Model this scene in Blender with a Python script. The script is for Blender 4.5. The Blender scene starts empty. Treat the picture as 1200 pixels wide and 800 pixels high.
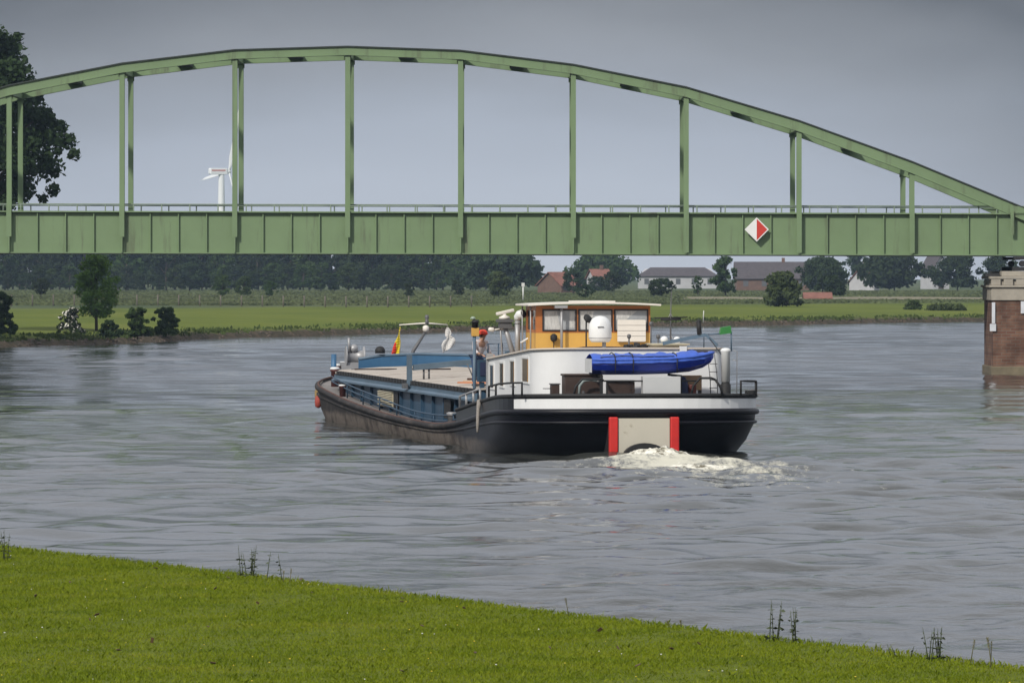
import bpy, bmesh, math, random
import numpy as np
from mathutils import Vector, Matrix, Euler

R = math.radians
scene = bpy.context.scene
COL = scene.collection

# ------------------------------------------------------------------ camera
CAM_H, F = 4.57, 7750.0            # eye height (m) and focal length in units of a 1200-wide picture
cam_data = bpy.data.cameras.new('camera')
cam_data.sensor_width = 36.0
cam_data.lens = 36.0 * F / 1200.0
cam_data.shift_y = -80.0 / 1200.0
cam_data.clip_start, cam_data.clip_end = 0.5, 20000.0
cam = bpy.data.objects.new('camera', cam_data)
COL.objects.link(cam)
cam.location = (0, 0, CAM_H)
cam.rotation_euler = (R(90), 0, 0)
scene.camera = cam

# ------------------------------------------------------------------ light and sky
SUN_DIR = Vector((-0.50, -0.78, 0.70)).normalized()      # towards the sun
world = bpy.data.worlds.new('World')
scene.world = world
world.use_nodes = True
wn, wl = world.node_tree.nodes, world.node_tree.links
wn.clear()
w_out = wn.new('ShaderNodeOutputWorld')
w_bg = wn.new('ShaderNodeBackground')
w_bg.inputs['Strength'].default_value = 0.1
sky = wn.new('ShaderNodeTexSky')
sky.sky_type = 'NISHITA'
sky.sun_disc = False
sky.sun_elevation = math.asin(SUN_DIR.z)
sky.sun_rotation = math.atan2(SUN_DIR.x, SUN_DIR.y)
sky.dust_density = 3.0
tc = wn.new('ShaderNodeTexCoord')
sep = wn.new('ShaderNodeSeparateXYZ')
wl.new(tc.outputs['Generated'], sep.inputs[0])
nz = wn.new('ShaderNodeTexNoise')
mp = wn.new('ShaderNodeMapping')
mp.inputs['Scale'].default_value = (7, 7, 20)
mp.inputs['Location'].default_value = (0.35, 0, 0.2)
wl.new(tc.outputs['Generated'], mp.inputs[0])
wl.new(mp.outputs[0], nz.inputs['Vector'])
nz.inputs['Scale'].default_value = 1.0
nz.inputs['Detail'].default_value = 4.0
nz.inputs['Roughness'].default_value = 0.45
# cloud deck: pale near the horizon, a darker bank above it that also imitates lens vignetting, brighter again overhead
h_add = wn.new('ShaderNodeMath'); h_add.operation = 'MULTIPLY_ADD'
wl.new(nz.outputs['Fac'], h_add.inputs[0]); h_add.inputs[1].default_value = 0.030
wl.new(sep.outputs['Z'], h_add.inputs[2])
h_sub = wn.new('ShaderNodeMath'); h_sub.operation = 'SUBTRACT'
wl.new(h_add.outputs[0], h_sub.inputs[0]); h_sub.inputs[1].default_value = 0.023
cx2 = wn.new('ShaderNodeMath'); cx2.operation = 'ADD'; wl.new(sep.outputs['X'], cx2.inputs[0]); cx2.inputs[1].default_value = 0.004
cxp = wn.new('ShaderNodeMath'); cxp.operation = 'MULTIPLY'; wl.new(cx2.outputs[0], cxp.inputs[0]); wl.new(cx2.outputs[0], cxp.inputs[1])
cxm = wn.new('ShaderNodeMapRange'); cxm.clamp = True
cxm.inputs['From Min'].default_value = 0.0; cxm.inputs['From Max'].default_value = 0.0085; cxm.inputs['To Max'].default_value = 0.021  # extra sky darkening toward both sides, imitating lens vignetting
wl.new(cxp.outputs[0], cxm.inputs['Value'])
nz2 = wn.new('ShaderNodeTexNoise'); nz2.inputs['Scale'].default_value = 3.2; nz2.inputs['Detail'].default_value = 6
wl.new(mp.outputs[0], nz2.inputs['Vector'])
h2 = wn.new('ShaderNodeMath'); h2.operation = 'MULTIPLY_ADD'; wl.new(nz2.outputs['Fac'], h2.inputs[0]); h2.inputs[1].default_value = 0.012
wl.new(cxm.outputs[0], h2.inputs[2])
h3 = wn.new('ShaderNodeMath'); h3.operation = 'ADD'; wl.new(h2.outputs[0], h3.inputs[0]); wl.new(h_add.outputs[0], h3.inputs[1])
wl.new(h3.outputs[0], h_sub.inputs[0])
mr = wn.new('ShaderNodeMath'); mr.operation = 'POWER'; mr.use_clamp = True
wl.new(h_sub.outputs[0], mr.inputs[0]); mr.inputs[1].default_value = 0.5
ramp = wn.new('ShaderNodeValToRGB')
wl.new(mr.outputs[0], ramp.inputs[0])
SKY = [(0.0, (0.58, 0.61, 0.67)), (0.10, (0.535, 0.57, 0.635)), (0.145, (0.455, 0.485, 0.545)), (0.185, (0.31, 0.32, 0.345)),
       (0.225, (0.125, 0.128, 0.140)), (0.275, (0.17, 0.175, 0.19)), (0.37, (0.46, 0.48, 0.54)), (0.55, (0.62, 0.64, 0.69)), (1.0, (0.76, 0.77, 0.79))]
el = ramp.color_ramp.elements
while len(el) < len(SKY):
    el.new(0.5)
for e, (p, c) in zip(el, SKY):
    e.position = p
    e.color = (*c, 1)
gain = wn.new('ShaderNodeMix'); gain.data_type = 'RGBA'; gain.blend_type = 'MULTIPLY'
gain.inputs[0].default_value = 1.0
wl.new(ramp.outputs[0], gain.inputs[6]); gain.inputs[7].default_value = (10, 10, 10, 1)
mixs = wn.new('ShaderNodeMix'); mixs.data_type = 'RGBA'
mixs.inputs[0].default_value = 0.93
wl.new(sky.outputs[0], mixs.inputs[6]); wl.new(gain.outputs[2], mixs.inputs[7])
wl.new(mixs.outputs[2], w_bg.inputs['Color'])
wl.new(w_bg.outputs[0], w_out.inputs['Surface'])

sun_data = bpy.data.lights.new('sun', 'SUN')
sun_data.energy = 3.2
sun_data.angle = R(3.0)
sun_data.color = (1.0, 0.95, 0.86)
sun = bpy.data.objects.new('sun', sun_data)
COL.objects.link(sun)
sun.rotation_euler = SUN_DIR.to_track_quat('Z', 'Y').to_euler()
sun.location = (0, 0, 60)

vs = scene.view_settings
vs.view_transform = 'Standard'
vs.look = 'None'
vs.exposure = 0.0
vs.gamma = 1.0
scene.render.engine = 'CYCLES'
cy = scene.cycles
cy.use_denoising = True
try:
    cy.denoiser = 'OPENIMAGEDENOISE'
except Exception:
    pass
cy.max_bounces = 6
cy.diffuse_bounces = 2
cy.glossy_bounces = 3
cy.transparent_max_bounces = 8
cy.volume_bounces = 0
cy.caustics_reflective = False
cy.caustics_refractive = False

# ------------------------------------------------------------------ helpers
def at(px, py, D):
    """World point at distance D of a point of the 1200x800 photograph."""
    return Vector(((px - 600.0) / F * D, D, CAM_H - (py - 320.0) / F * D))

def mat(name, rgb, rough=0.6, metal=0.0, var=0.12, scale=3.0, bump=0.0, bscale=20.0, spec=0.5, stretch=None, dirt=None):
    m = bpy.data.materials.new(name)
    m.use_nodes = True
    n, l = m.node_tree.nodes, m.node_tree.links
    b = n['Principled BSDF']
    b.inputs['Roughness'].default_value = rough
    b.inputs['Metallic'].default_value = metal
    b.inputs['Specular IOR Level'].default_value = spec
    t = n.new('ShaderNodeTexCoord')
    vec = t.outputs['Object']
    if stretch:
        mpn = n.new('ShaderNodeMapping')
        mpn.inputs['Scale'].default_value = stretch
        l.new(vec, mpn.inputs[0])
        vec = mpn.outputs[0]
    no = n.new('ShaderNodeTexNoise')
    no.inputs['Scale'].default_value = scale
    no.inputs['Detail'].default_value = 6
    no.inputs['Roughness'].default_value = 0.65
    l.new(vec, no.inputs['Vector'])
    r = n.new('ShaderNodeValToRGB')
    r.color_ramp.elements[0].position = 0.3
    r.color_ramp.elements[1].position = 0.7
    r.color_ramp.elements[0].color = (*[max(0, c * (1 - var)) for c in rgb], 1)
    r.color_ramp.elements[1].color = (*[min(1, c * (1 + var)) for c in rgb], 1)
    l.new(no.outputs['Fac'], r.inputs[0])
    col = r.outputs[0]
    if dirt:                                     # (colour, noise scale, threshold, stretch)
        mpd = n.new('ShaderNodeMapping')
        mpd.inputs['Scale'].default_value = dirt[3]
        l.new(t.outputs['Object'], mpd.inputs[0])
        nd = n.new('ShaderNodeTexNoise')
        nd.inputs['Scale'].default_value = dirt[1]
        nd.inputs['Detail'].default_value = 8
        nd.inputs['Roughness'].default_value = 0.7
        l.new(mpd.outputs[0], nd.inputs['Vector'])
        rd = n.new('ShaderNodeValToRGB')
        rd.color_ramp.elements[0].position = dirt[2]
        rd.color_ramp.elements[1].position = dirt[2] + 0.14
        l.new(nd.outputs['Fac'], rd.inputs[0])
        mx = n.new('ShaderNodeMix'); mx.data_type = 'RGBA'
        l.new(rd.outputs[0], mx.inputs[0])
        l.new(col, mx.inputs[6])
        mx.inputs[7].default_value = (*dirt[0], 1)
        col = mx.outputs[2]
    l.new(col, b.inputs['Base Color'])
    if bump:
        nb = n.new('ShaderNodeTexNoise')
        nb.inputs['Scale'].default_value = bscale
        nb.inputs['Detail'].default_value = 4
        l.new(vec, nb.inputs['Vector'])
        bp = n.new('ShaderNodeBump')
        bp.inputs['Strength'].default_value = bump
        bp.inputs['Distance'].default_value = 0.05
        l.new(nb.outputs['Fac'], bp.inputs['Height'])
        l.new(bp.outputs[0], b.inputs['Normal'])
    return m

class MB:
    def __init__(self):
        self.v, self.f, self.m, self.s = [], [], [], []
    def add(self, verts, faces, mi=0, smooth=False):
        o = len(self.v)
        self.v += [tuple(p) for p in verts]
        for q in faces:
            self.f.append([i + o for i in q]); self.m.append(mi); self.s.append(smooth)
        return self
    def box(self, lo, hi, mi=0):
        x0, y0, z0 = lo; x1, y1, z1 = hi
        vs_ = [(x0,y0,z0),(x1,y0,z0),(x1,y1,z0),(x0,y1,z0),(x0,y0,z1),(x1,y0,z1),(x1,y1,z1),(x0,y1,z1)]
        return self.add(vs_, [(0,3,2,1),(4,5,6,7),(0,1,5,4),(1,2,6,5),(2,3,7,6),(3,0,4,7)], mi)
    def obox(self, c, size, rot=(0, 0, 0), mi=0):
        M = Matrix.Translation(c) @ Euler(rot).to_matrix().to_4x4()
        sx, sy, sz = [k / 2 for k in size]
        vs_ = [M @ Vector(p) for p in [(-sx,-sy,-sz),(sx,-sy,-sz),(sx,sy,-sz),(-sx,sy,-sz),(-sx,-sy,sz),(sx,-sy,sz),(sx,sy,sz),(-sx,sy,sz)]]
        return self.add(vs_, [(0,3,2,1),(4,5,6,7),(0,1,5,4),(1,2,6,5),(2,3,7,6),(3,0,4,7)], mi)
    def bar(self, p, q, w, h, mi=0):
        """Rectangular bar from p to q, w across, h in the upright direction."""
        p, q = Vector(p), Vector(q)
        d = (q - p).normalized()
        up = Vector((0, 0, 1)) if abs(d.z) < 0.95 else Vector((0, 1, 0))
        s = d.cross(up).normalized()
        u = s.cross(d)
        vs_ = []
        for c in (p, q):
            for a, b in ((-1,-1),(1,-1),(1,1),(-1,1)):
                vs_.append(c + s * a * w / 2 + u * b * h / 2)
        return self.add(vs_, [(3,2,1,0),(4,5,6,7),(0,1,5,4),(1,2,6,5),(2,3,7,6),(3,0,4,7)], mi)
    def tube(self, pts, r, n=8, mi=0, closed=False):
        pts = [Vector(p) for p in pts]
        rr = r if isinstance(r, (list, tuple)) else [r] * len(pts)
        rings, prev = [], None
        for i, p in enumerate(pts):
            if closed:
                d = (pts[(i + 1) % len(pts)] - pts[i - 1]).normalized()
            else:
                d = (pts[min(i + 1, len(pts) - 1)] - pts[max(i - 1, 0)]).normalized()
            ref = prev if prev is not None else (Vector((0, 0, 1)) if abs(d.z) < 0.9 else Vector((1, 0, 0)))
            u = ref - d * ref.dot(d)
            if u.length < 1e-5:
                u = Vector((0, 1, 0)) - d * d.y
            u.normalize()
            prev = u
            w = d.cross(u)
            rings.append([p + (u * math.cos(2*math.pi*k/n) + w * math.sin(2*math.pi*k/n)) * rr[i] for k in range(n)])
        return self.loft(rings, mi=mi, wrap=closed, smooth=True)
    def loft(self, rings, mi=0, caps=True, wrap=False, smooth=True, closed=True):
        n = len(rings[0]); o = len(self.v)
        for r_ in rings:
            self.v += [tuple(p) for p in r_]
        m = len(rings)
        for i in range(m if wrap else m - 1):
            a, b = o + i * n, o + ((i + 1) % m) * n
            for k in range(n if closed else n - 1):
                k2 = (k + 1) % n
                self.f.append([a + k, a + k2, b + k2, b + k]); self.m.append(mi); self.s.append(smooth)
        if caps and not wrap and closed:
            self.f.append([o + k for k in range(n)][::-1]); self.m.append(mi); self.s.append(False)
            self.f.append([o + (m - 1) * n + k for k in range(n)]); self.m.append(mi); self.s.append(False)
        return self
    def lathe(self, prof, c=(0, 0, 0), n=20, mi=0, axis=None):
        c = Vector(c)
        M = Matrix.Identity(3) if axis is None else Vector(axis).to_track_quat('Z', 'Y').to_matrix()
        rings = [[c + M @ Vector((r * math.cos(2*math.pi*k/n), r * math.sin(2*math.pi*k/n), z)) for k in range(n)] for r, z in prof]
        return self.loft(rings, mi=mi)
    def ball(self, c, rx, ry=None, rz=None, n=14, mi=0):
        ry = ry or rx; rz = rz or rx
        rings = []
        for i in range(1, n // 2 + 1):
            a = -math.pi/2 + math.pi * (i - 0.5) / (n // 2)
            rings.append([(c[0] + rx*math.cos(a)*math.cos(2*math.pi*k/n), c[1] + ry*math.cos(a)*math.sin(2*math.pi*k/n), c[2] + rz*math.sin(a)) for k in range(n)])
        return self.loft(rings, mi=mi)
    def prism(self, poly, z0, z1, mi=0):
        n = len(poly)
        vs_ = [(x, y, z0) for x, y in poly] + [(x, y, z1) for x, y in poly]
        fs = [list(range(n))[::-1], list(range(n, 2*n))] + [(i, (i+1) % n, n + (i+1) % n, n + i) for i in range(n)]
        return self.add(vs_, fs, mi)
    def build(self, name, mats, parent=None, bevel=0.0, recalc=True):
        me = bpy.data.meshes.new(name)
        me.from_pydata(self.v, [], self.f)
        for m_ in (mats if isinstance(mats, (list, tuple)) else [mats]):
            me.materials.append(m_)
        me.polygons.foreach_set('material_index', self.m)
        me.polygons.foreach_set('use_smooth', self.s)
        if recalc:
            bm = bmesh.new(); bm.from_mesh(me)
            bmesh.ops.recalc_face_normals(bm, faces=bm.faces[:])
            bm.to_mesh(me); bm.free()
        me.update()
        o = bpy.data.objects.new(name, me)
        COL.objects.link(o)
        if parent is not None:
            o.parent = parent
        if bevel:
            b = o.modifiers.new('bevel', 'BEVEL'); b.width = bevel; b.segments = 2; b.limit_method = 'ANGLE'
        return o

def np_mesh(name, verts, faces, mats, smooth=False, attrs=None, midx=None):
    """Mesh from numpy arrays; faces is (M,k)."""
    verts = np.asarray(verts, np.float32); faces = np.asarray(faces, np.int32)
    me = bpy.data.meshes.new(name)
    me.vertices.add(len(verts)); me.vertices.foreach_set('co', verts.ravel())
    M, k = faces.shape
    me.loops.add(M * k); me.loops.foreach_set('vertex_index', faces.ravel())
    me.polygons.add(M)
    me.polygons.foreach_set('loop_start', np.arange(0, M * k, k, dtype=np.int32))
    me.polygons.foreach_set('use_smooth', np.full(M, smooth, dtype=bool))
    for m_ in (mats if isinstance(mats, (list, tuple)) else [mats]):
        me.materials.append(m_)
    if midx is not None:
        me.polygons.foreach_set('material_index', np.asarray(midx, np.int32))
    me.update(calc_edges=True)
    me.validate()
    for a, vals in (attrs or {}).items():
        at_ = me.attributes.new(a, 'FLOAT', 'POINT')
        at_.data.foreach_set('value', np.asarray(vals, np.float32))
    return me

def link(name, me, parent=None):
    o = bpy.data.objects.new(name, me)
    COL.objects.link(o)
    if parent is not None:
        o.parent = parent
    return o

def tag(o, label, cat, group=None):
    o['label'] = label; o['category'] = cat
    if group:
        o['group'] = group
    return o

def thing(name, label, cat, loc=(0, 0, 0), rotz=0.0, group=None):
    o = bpy.data.objects.new(name, None)
    o.empty_display_size = 0.3
    COL.objects.link(o)
    o.location = loc; o.rotation_euler = (0, 0, rotz)
    return tag(o, label, cat, group)

def struct(o, kind='structure'):
    o['kind'] = kind
    return o

# ------------------------------------------------------------------ ground cover material
def ground_material(name, near):
    m = bpy.data.materials.new(name)
    m.use_nodes = True
    n, l = m.node_tree.nodes, m.node_tree.links
    b = n['Principled BSDF']
    b.inputs['Roughness'].default_value = 0.95
    b.inputs['Specular IOR Level'].default_value = 0.15
    t = n.new('ShaderNodeTexCoord')
    sp = n.new('ShaderNodeSeparateXYZ'); l.new(t.outputs['Object'], sp.inputs[0])
    def noise(scale, detail=6, st=(1, 1, 1)):
        mpn = n.new('ShaderNodeMapping'); mpn.inputs['Scale'].default_value = st
        l.new(t.outputs['Object'], mpn.inputs[0])
        k = n.new('ShaderNodeTexNoise'); k.inputs['Scale'].default_value = scale; k.inputs['Detail'].default_value = detail
        k.inputs['Roughness'].default_value = 0.65
        l.new(mpn.outputs[0], k.inputs['Vector'])
        return k.outputs['Fac']
    def ramp3(fac, cols):
        r = n.new('ShaderNodeValToRGB')
        while len(r.color_ramp.elements) < len(cols):
            r.color_ramp.elements.new(0.5)
        for e, (p, c) in zip(r.color_ramp.elements, cols):
            e.position = p; e.color = (*c, 1)
        l.new(fac, r.inputs[0]); return r.outputs[0]
    def mix(fac, a, c):
        x = n.new('ShaderNodeMix'); x.data_type = 'RGBA'
        l.new(fac, x.inputs[0]); l.new(a, x.inputs[6]); l.new(c, x.inputs[7]); return x.outputs[2]
    def step(val, lo, hi):
        x = n.new('ShaderNodeMapRange'); x.clamp = True
        x.inputs['From Min'].default_value = lo; x.inputs['From Max'].default_value = hi
        l.new(val, x.inputs['Value']); return x.outputs[0]
    def madd(a, k, c):
        x = n.new('ShaderNodeMath'); x.operation = 'MULTIPLY_ADD'
        l.new(a, x.inputs[0]); x.inputs[1].default_value = k; l.new(c, x.inputs[2]); return x.outputs[0]
    if near:
        g = ramp3(noise(2.5), [(0.3, (0.075, 0.100, 0.010)), (0.6, (0.12, 0.150, 0.012)), (0.75, (0.11, 0.095, 0.03))])
        col = mix(step(sp.outputs['Z'], 0.5, 0.3), g, ramp3(noise(4), [(0.3, (0.06, 0.05, 0.03)), (0.7, (0.11, 0.09, 0.06))]))
    else:
        mead = ramp3(noise(0.05, 8, (1, 0.35, 1)), [(0.3, (0.075, 0.105, 0.016)), (0.55, (0.115, 0.145, 0.020)), (0.75, (0.145, 0.155, 0.035))])
        rough = ramp3(noise(0.035, 8, (1, 0.3, 1)), [(0.3, (0.045, 0.07, 0.03)), (0.55, (0.085, 0.105, 0.05)), (0.75, (0.15, 0.145, 0.095))])
        edge = madd(noise(0.04, 4), 60.0, madd(sp.outputs['X'], -1.3, sp.outputs['Y']))
        col = mix(step(edge, 715, 735), mead, rough)
        bank = ramp3(noise(1.2, 6), [(0.3, (0.030, 0.028, 0.016)), (0.5, (0.060, 0.050, 0.032)), (0.72, (0.115, 0.080, 0.055))])
        hz = madd(noise(0.5, 5), 0.6, sp.outputs['Z'])
        col = mix(step(hz, 0.86, 0.66), col, bank)
    l.new(col, b.inputs['Base Color'])
    bp = n.new('ShaderNodeBump'); bp.inputs['Strength'].default_value = 0.6; bp.inputs['Distance'].default_value = 0.3
    l.new(noise(1.5), bp.inputs['Height']); l.new(bp.outputs[0], b.inputs['Normal'])
    return m

# ------------------------------------------------------------------ far bank
BANK = [(-900, 150), (-400, 170), (-120, 190), (-62, 205), (-47, 235), (-41, 275), (-36.5, 330), (-33.5, 375), (-31.3, 407), (-27.2, 422), (-23.1, 448),
        (-18.0, 473), (-8.0, 502), (-3.0, 520), (5, 546), (12, 571), (22.5, 583), (31, 600), (44, 622), (75, 668), (140, 730), (320, 820), (900, 1000), (2400, 1300)]
def catmull(P, per=6):
    P = [np.array(p, float) for p in P]; out = []
    for i in range(len(P) - 1):
        p0, p1, p2, p3 = P[max(i-1, 0)], P[i], P[i+1], P[min(i+2, len(P)-1)]
        for k in range(per):
            t_ = k / per
            out.append(0.5*((2*p1) + (p2-p0)*t_ + (2*p0-5*p1+4*p2-p3)*t_**2 + (-p0+3*p1-3*p2+p3)*t_**3))
    out.append(P[-1]); return np.array(out)
bank = catmull(BANK, 8)
rb = np.random.RandomState(3)
bank[:, 0] += rb.normal(0, 0.12, len(bank))
u_ = np.linspace(0, 1, len(bank))
ang = np.interp(bank[:, 0] * 0 + u_, [0, 0.12, 0.3, 0.45, 0.75, 0.85, 1.0], [R(150), R(165), R(172), R(165), R(125), R(110), R(80)])
bdir = np.stack([np.cos(ang), np.sin(ang)], 1)
VV = np.array([-3.0, -0.6, 0.0, 0.5, 1.1, 2.2, 4, 8, 16, 30, 60, 110, 200, 400, 800, 1300, 1900, 2600])
VZ = np.array([-1.4, -0.3, 0.0, 0.30, 0.42, 0.54, 0.64, 0.76, 0.88, 1.00, 1.08, 1.2, 1.2, 1.2, 1.2, 1.2, 1.2, 1.2])
def bank_z(v):
    return np.interp(v, VV, VZ)
gv = (bank[:, None, :] + bdir[:, None, :] * VV[None, :, None])
gz = np.broadcast_to(VZ[None, :], gv.shape[:2]).copy()
gz[:, 3:8] += rb.normal(0, 0.05, gz[:, 3:8].shape)
verts = np.concatenate([gv, gz[..., None]], 2).reshape(-1, 3)
nu, nv = gv.shape[:2]
ii, jj = np.meshgrid(np.arange(nu-1), np.arange(nv-1), indexing='ij')
a = (ii*nv+jj).ravel()
faces = np.stack([a, a+1, a+nv+1, a+nv], 1)
M_FAR = ground_material('far_ground', False)
struct(link('ground', np_mesh('ground', verts, faces, M_FAR, True)))
def land_z(x, y):
    """Height of the far land at a point: nearest bank station, offset along its inland direction."""
    d = np.array([x, y]) - bank
    i = np.argmin((d**2).sum(1))
    return float(bank_z(np.hypot(*d[i])))
def on_land(px, D):
    x = (px - 600) / F * D
    return Vector((x, D, land_z(x, D)))

# ------------------------------------------------------------------ near meadow
NEAR = [(-600, 135), (-150, 130), (-40, 128), (-18, 118), (-11.0, 105), (-7.35, 95.0), (-4.0, 86.1), (-1.0, 77.8), (2.0, 69.6), (4.8, 62.0), (8.5, 52), (15, 36), (24, 10), (34, -40), (60, -200)]
near = catmull(NEAR, 10)
nd = np.array([-0.42, -0.91])
NV = np.array([-4.5, -2.0, -0.9, -0.35, 0.0, 0.4, 1, 2, 4, 8, 14, 22, 34, 50, 80, 140, 300])
def near_z(x, y):
    base = 0.87 - 0.00676 * (y - 62.0)
    base = np.where(y > 95, 0.647, base)
    return base + np.where(y < 50, np.clip((50 - y) / 50.0, 0, 1) * 1.9, 0)
gv = near[:, None, :] + nd[None, None, :] * NV[None, :, None]
drop = np.array([-2.4, -1.3, -0.45, -0.10, -0.012] + [0.0] * (len(NV) - 5))
gz = near_z(gv[..., 0], gv[..., 1]) + drop[None, :]
gz[:, 5:] += rb.normal(0, 0.008, gz[:, 5:].shape)
verts = np.concatenate([gv, gz[..., None]], 2).reshape(-1, 3)
nu, nv = gv.shape[:2]
ii, jj = np.meshgrid(np.arange(nu-1), np.arange(nv-1), indexing='ij')
a = (ii*nv+jj).ravel()
faces = np.stack([a, a+nv, a+nv+1, a+1], 1)
struct(link('near_meadow', np_mesh('near_meadow', verts, faces, ground_material('near_ground', True), True)))

# ------------------------------------------------------------------ barge frame (needed by the water for the wake)
BO = Vector((3.25, 163.5, 0)); TH = R(7.9)
BM = Matrix.Translation(BO) @ Matrix.Rotation(TH, 4, 'Z')
def to_barge(X, Y):
    dx, dy = X - BO.x, Y - BO.y
    return dx*math.cos(TH) + dy*math.sin(TH), -dx*math.sin(TH) + dy*math.cos(TH)

# ------------------------------------------------------------------ water
def build_water():
    rs = np.random.RandomState(11)
    th = np.concatenate([np.linspace(-1.45, -0.15, 40)[:-1], np.linspace(-0.15, 0.15, 560), np.linspace(0.15, 1.45, 40)[1:]])
    rr = [2.0]
    while rr[-1] < 50: rr.append(rr[-1] * 1.12)
    while rr[-1] < 640: rr.append(rr[-1] * 1.0027)
    while rr[-1] < 3000: rr.append(rr[-1] * 1.1)
    rr = np.array(rr)
    T, Rr = np.meshgrid(th, rr)
    X, Y = Rr*np.sin(T), Rr*np.cos(T)
    sp_ = Rr * np.where(Rr < 50, 0.12, np.where(Rr < 640, 0.0027, 0.1))
    Z = np.zeros_like(X)
    lx, ly = to_barge(X, Y)
    wake = np.exp(-(lx / (3.2 + np.clip(-ly, 0, 200) * 0.16))**2) * (ly < 2) * np.exp(-np.clip(-ly, 0, 300) / 75)
    gust = 0.65 + 0.35*np.sin(X*0.11 + 0.9*np.sin(Y*0.021)) * np.sin(Y*0.028 + 1.3)
    for i in range(70):
        lam = 0.55 * (9.0/0.55) ** (rs.rand()**1.25)
        k = 2*math.pi/lam
        a_ = rs.normal(math.pi/2 + 0.35, 0.62)
        if rs.rand() < 0.25: a_ = rs.rand()*math.pi
        sl = 0.0120 * rs.uniform(0.5, 1.4)
        w = np.clip(lam/(sp_*2.6) - 0.6, 0, 1)
        ph = k*(X*math.cos(a_) + Y*math.sin(a_)) + rs.rand()*6.28
        Z += w * (sl/k) * np.sin(ph + 0.5*np.sin(ph*0.37 + rs.rand()*6)) * (gust + (4.2*wake if lam < 3.2 else 0.8*wake))
    # long-crested swell left by the barge, in broken groups
    for lam, ang_, amp, sx_, sy_, ph0 in ((3.4, 0.10, 0.050, 0.21, 0.085, 0.4), (2.6, -0.16, 0.036, 0.30, 0.11, 2.1), (4.8, 0.22, 0.050, 0.13, 0.05, 4.0), (2.0, 0.05, 0.024, 0.45, 0.16, 1.0), (3.0, 0.34, 0.030, 0.26, 0.10, 5.2)):
        k = 2*math.pi/lam
        env = np.clip(np.sin(X*sx_ + 1.7*np.sin(Y*0.06 + ph0) + ph0) * np.sin(Y*sy_ + 1.3*np.sin(X*0.17 + ph0)) + 0.15, 0, 1)
        ph = k*(Y*math.cos(ang_) + X*math.sin(ang_)) + 1.2*np.sin(X*0.35 + ph0) + 0.8*np.sin(Y*0.2)
        Z += np.clip(lam/(sp_*2.6) - 0.6, 0, 1) * amp*env*(np.exp(np.sin(ph)) - 1.266)/1.4 * np.exp(-np.clip(Y-150, 0, 900)/110)
    # bow and stern wave trains
    for sgn in (-1, 1):
        s_ = sgn*lx - 3.3
        back = np.clip(47 - ly, 0, 400)
        d_ = (s_ - back*0.30)
        Z += 0.055*np.exp(-(d_/(2.2 + back*0.03))**2)*np.cos(2*math.pi*d_/3.2)*np.exp(-back/70)*(ly < 47)*(s_ > 0)
        back2 = np.clip(3 - ly, 0, 400)
        d2 = (sgn*lx - 2.2 - back2*0.33)
        Z += 0.07*np.exp(-(d2/(1.6 + back2*0.04))**2)*np.cos(2*math.pi*d2/2.6)*np.exp(-back2/45)*(ly < 3)
    trans = np.clip(-ly, 0, 300)
    Z += 0.06*np.exp(-(lx/(5+trans*0.25))**2)*np.sin(2*math.pi*trans/5.2)*np.exp(-trans/60)*(ly < -1)
    Z += 0.22*np.exp(-(lx/1.5)**2 - ((ly+2.6)/2.0)**2)
    # foam cover
    lxs = lx + 0.115*np.clip(-ly-1, 0, 40)
    f = 0.66*np.exp(-(lxs/(1.7 + np.clip(-ly-1, 0, 99)*0.22))**2) * np.clip((1.0 - ly)/1.5, 0, 1) * np.exp(-np.clip(-ly-4, 0, 200)/11)
    f += 0.60*np.exp(-(lx/(2.5 + np.clip(-ly, 0, 99)*0.10))**2) * (ly < -2)*np.exp(-np.clip(-ly-5, 0, 200)/42)
    f += 0.5*np.exp(-((lx+3.35)/0.22)**2)*(ly > 1)*(ly < 49)*0.75 + 0.5*np.exp(-((lx-3.35)/0.22)**2)*(ly > 1)*(ly < 49)
    f += 0.75*np.exp(-((lx+4.6)/0.7)**2 - ((ly-46.5)/1.3)**2)
    verts = np.stack([X, Y, Z], -1).reshape(-1, 3)
    nr, ncl = X.shape
    ii, jj = np.meshgrid(np.arange(nr-1), np.arange(ncl-1), indexing='ij')
    a = (ii*ncl+jj).ravel()
    faces = np.stack([a, a+1, a+ncl+1, a+ncl], 1)
    m = bpy.data.materials.new('river_water'); m.use_nodes = True
    n, l = m.node_tree.nodes, m.node_tree.links
    b = n['Principled BSDF']
    b.inputs['Roughness'].default_value = 0.05
    b.inputs['IOR'].default_value = 1.33
    t = n.new('ShaderNodeTexCoord')
    def noise(scale, det, st, ro=0.6):
        mpn = n.new('ShaderNodeMapping'); mpn.inputs['Scale'].default_value = st; mpn.inputs['Rotation'].default_value = (0, 0, 0.12)
        l.new(t.outputs['Object'], mpn.inputs[0])
        k = n.new('ShaderNodeTexNoise'); k.inputs['Scale'].default_value = scale; k.inputs['Detail'].default_value = det; k.inputs['Roughness'].default_value = ro
        l.new(mpn.outputs[0], k.inputs['Vector']); return k.outputs['Fac']
    def math_(op, a_, b_):
        x = n.new('ShaderNodeMath'); x.operation = op
        for s_, v_ in zip(x.inputs, (a_, b_)):
            if isinstance(v_, (int, float)): s_.default_value = v_
            else: l.new(v_, s_)
        return x.outputs[0]
    at_ = n.new('ShaderNodeAttribute'); at_.attribute_name = 'foam'
    nf = math_('ADD', math_('MULTIPLY', noise(3.2, 9, (1.5, 0.6, 1), 0.75), 0.55), math_('MULTIPLY', noise(0.8, 5, (1.2, 0.5, 1)), 0.45))
    fm = math_('ADD', at_.outputs['Fac'], math_('MULTIPLY', math_('SUBTRACT', nf, 0.5), 3.0))
    mrn = n.new('ShaderNodeMapRange'); mrn.clamp = True
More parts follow.
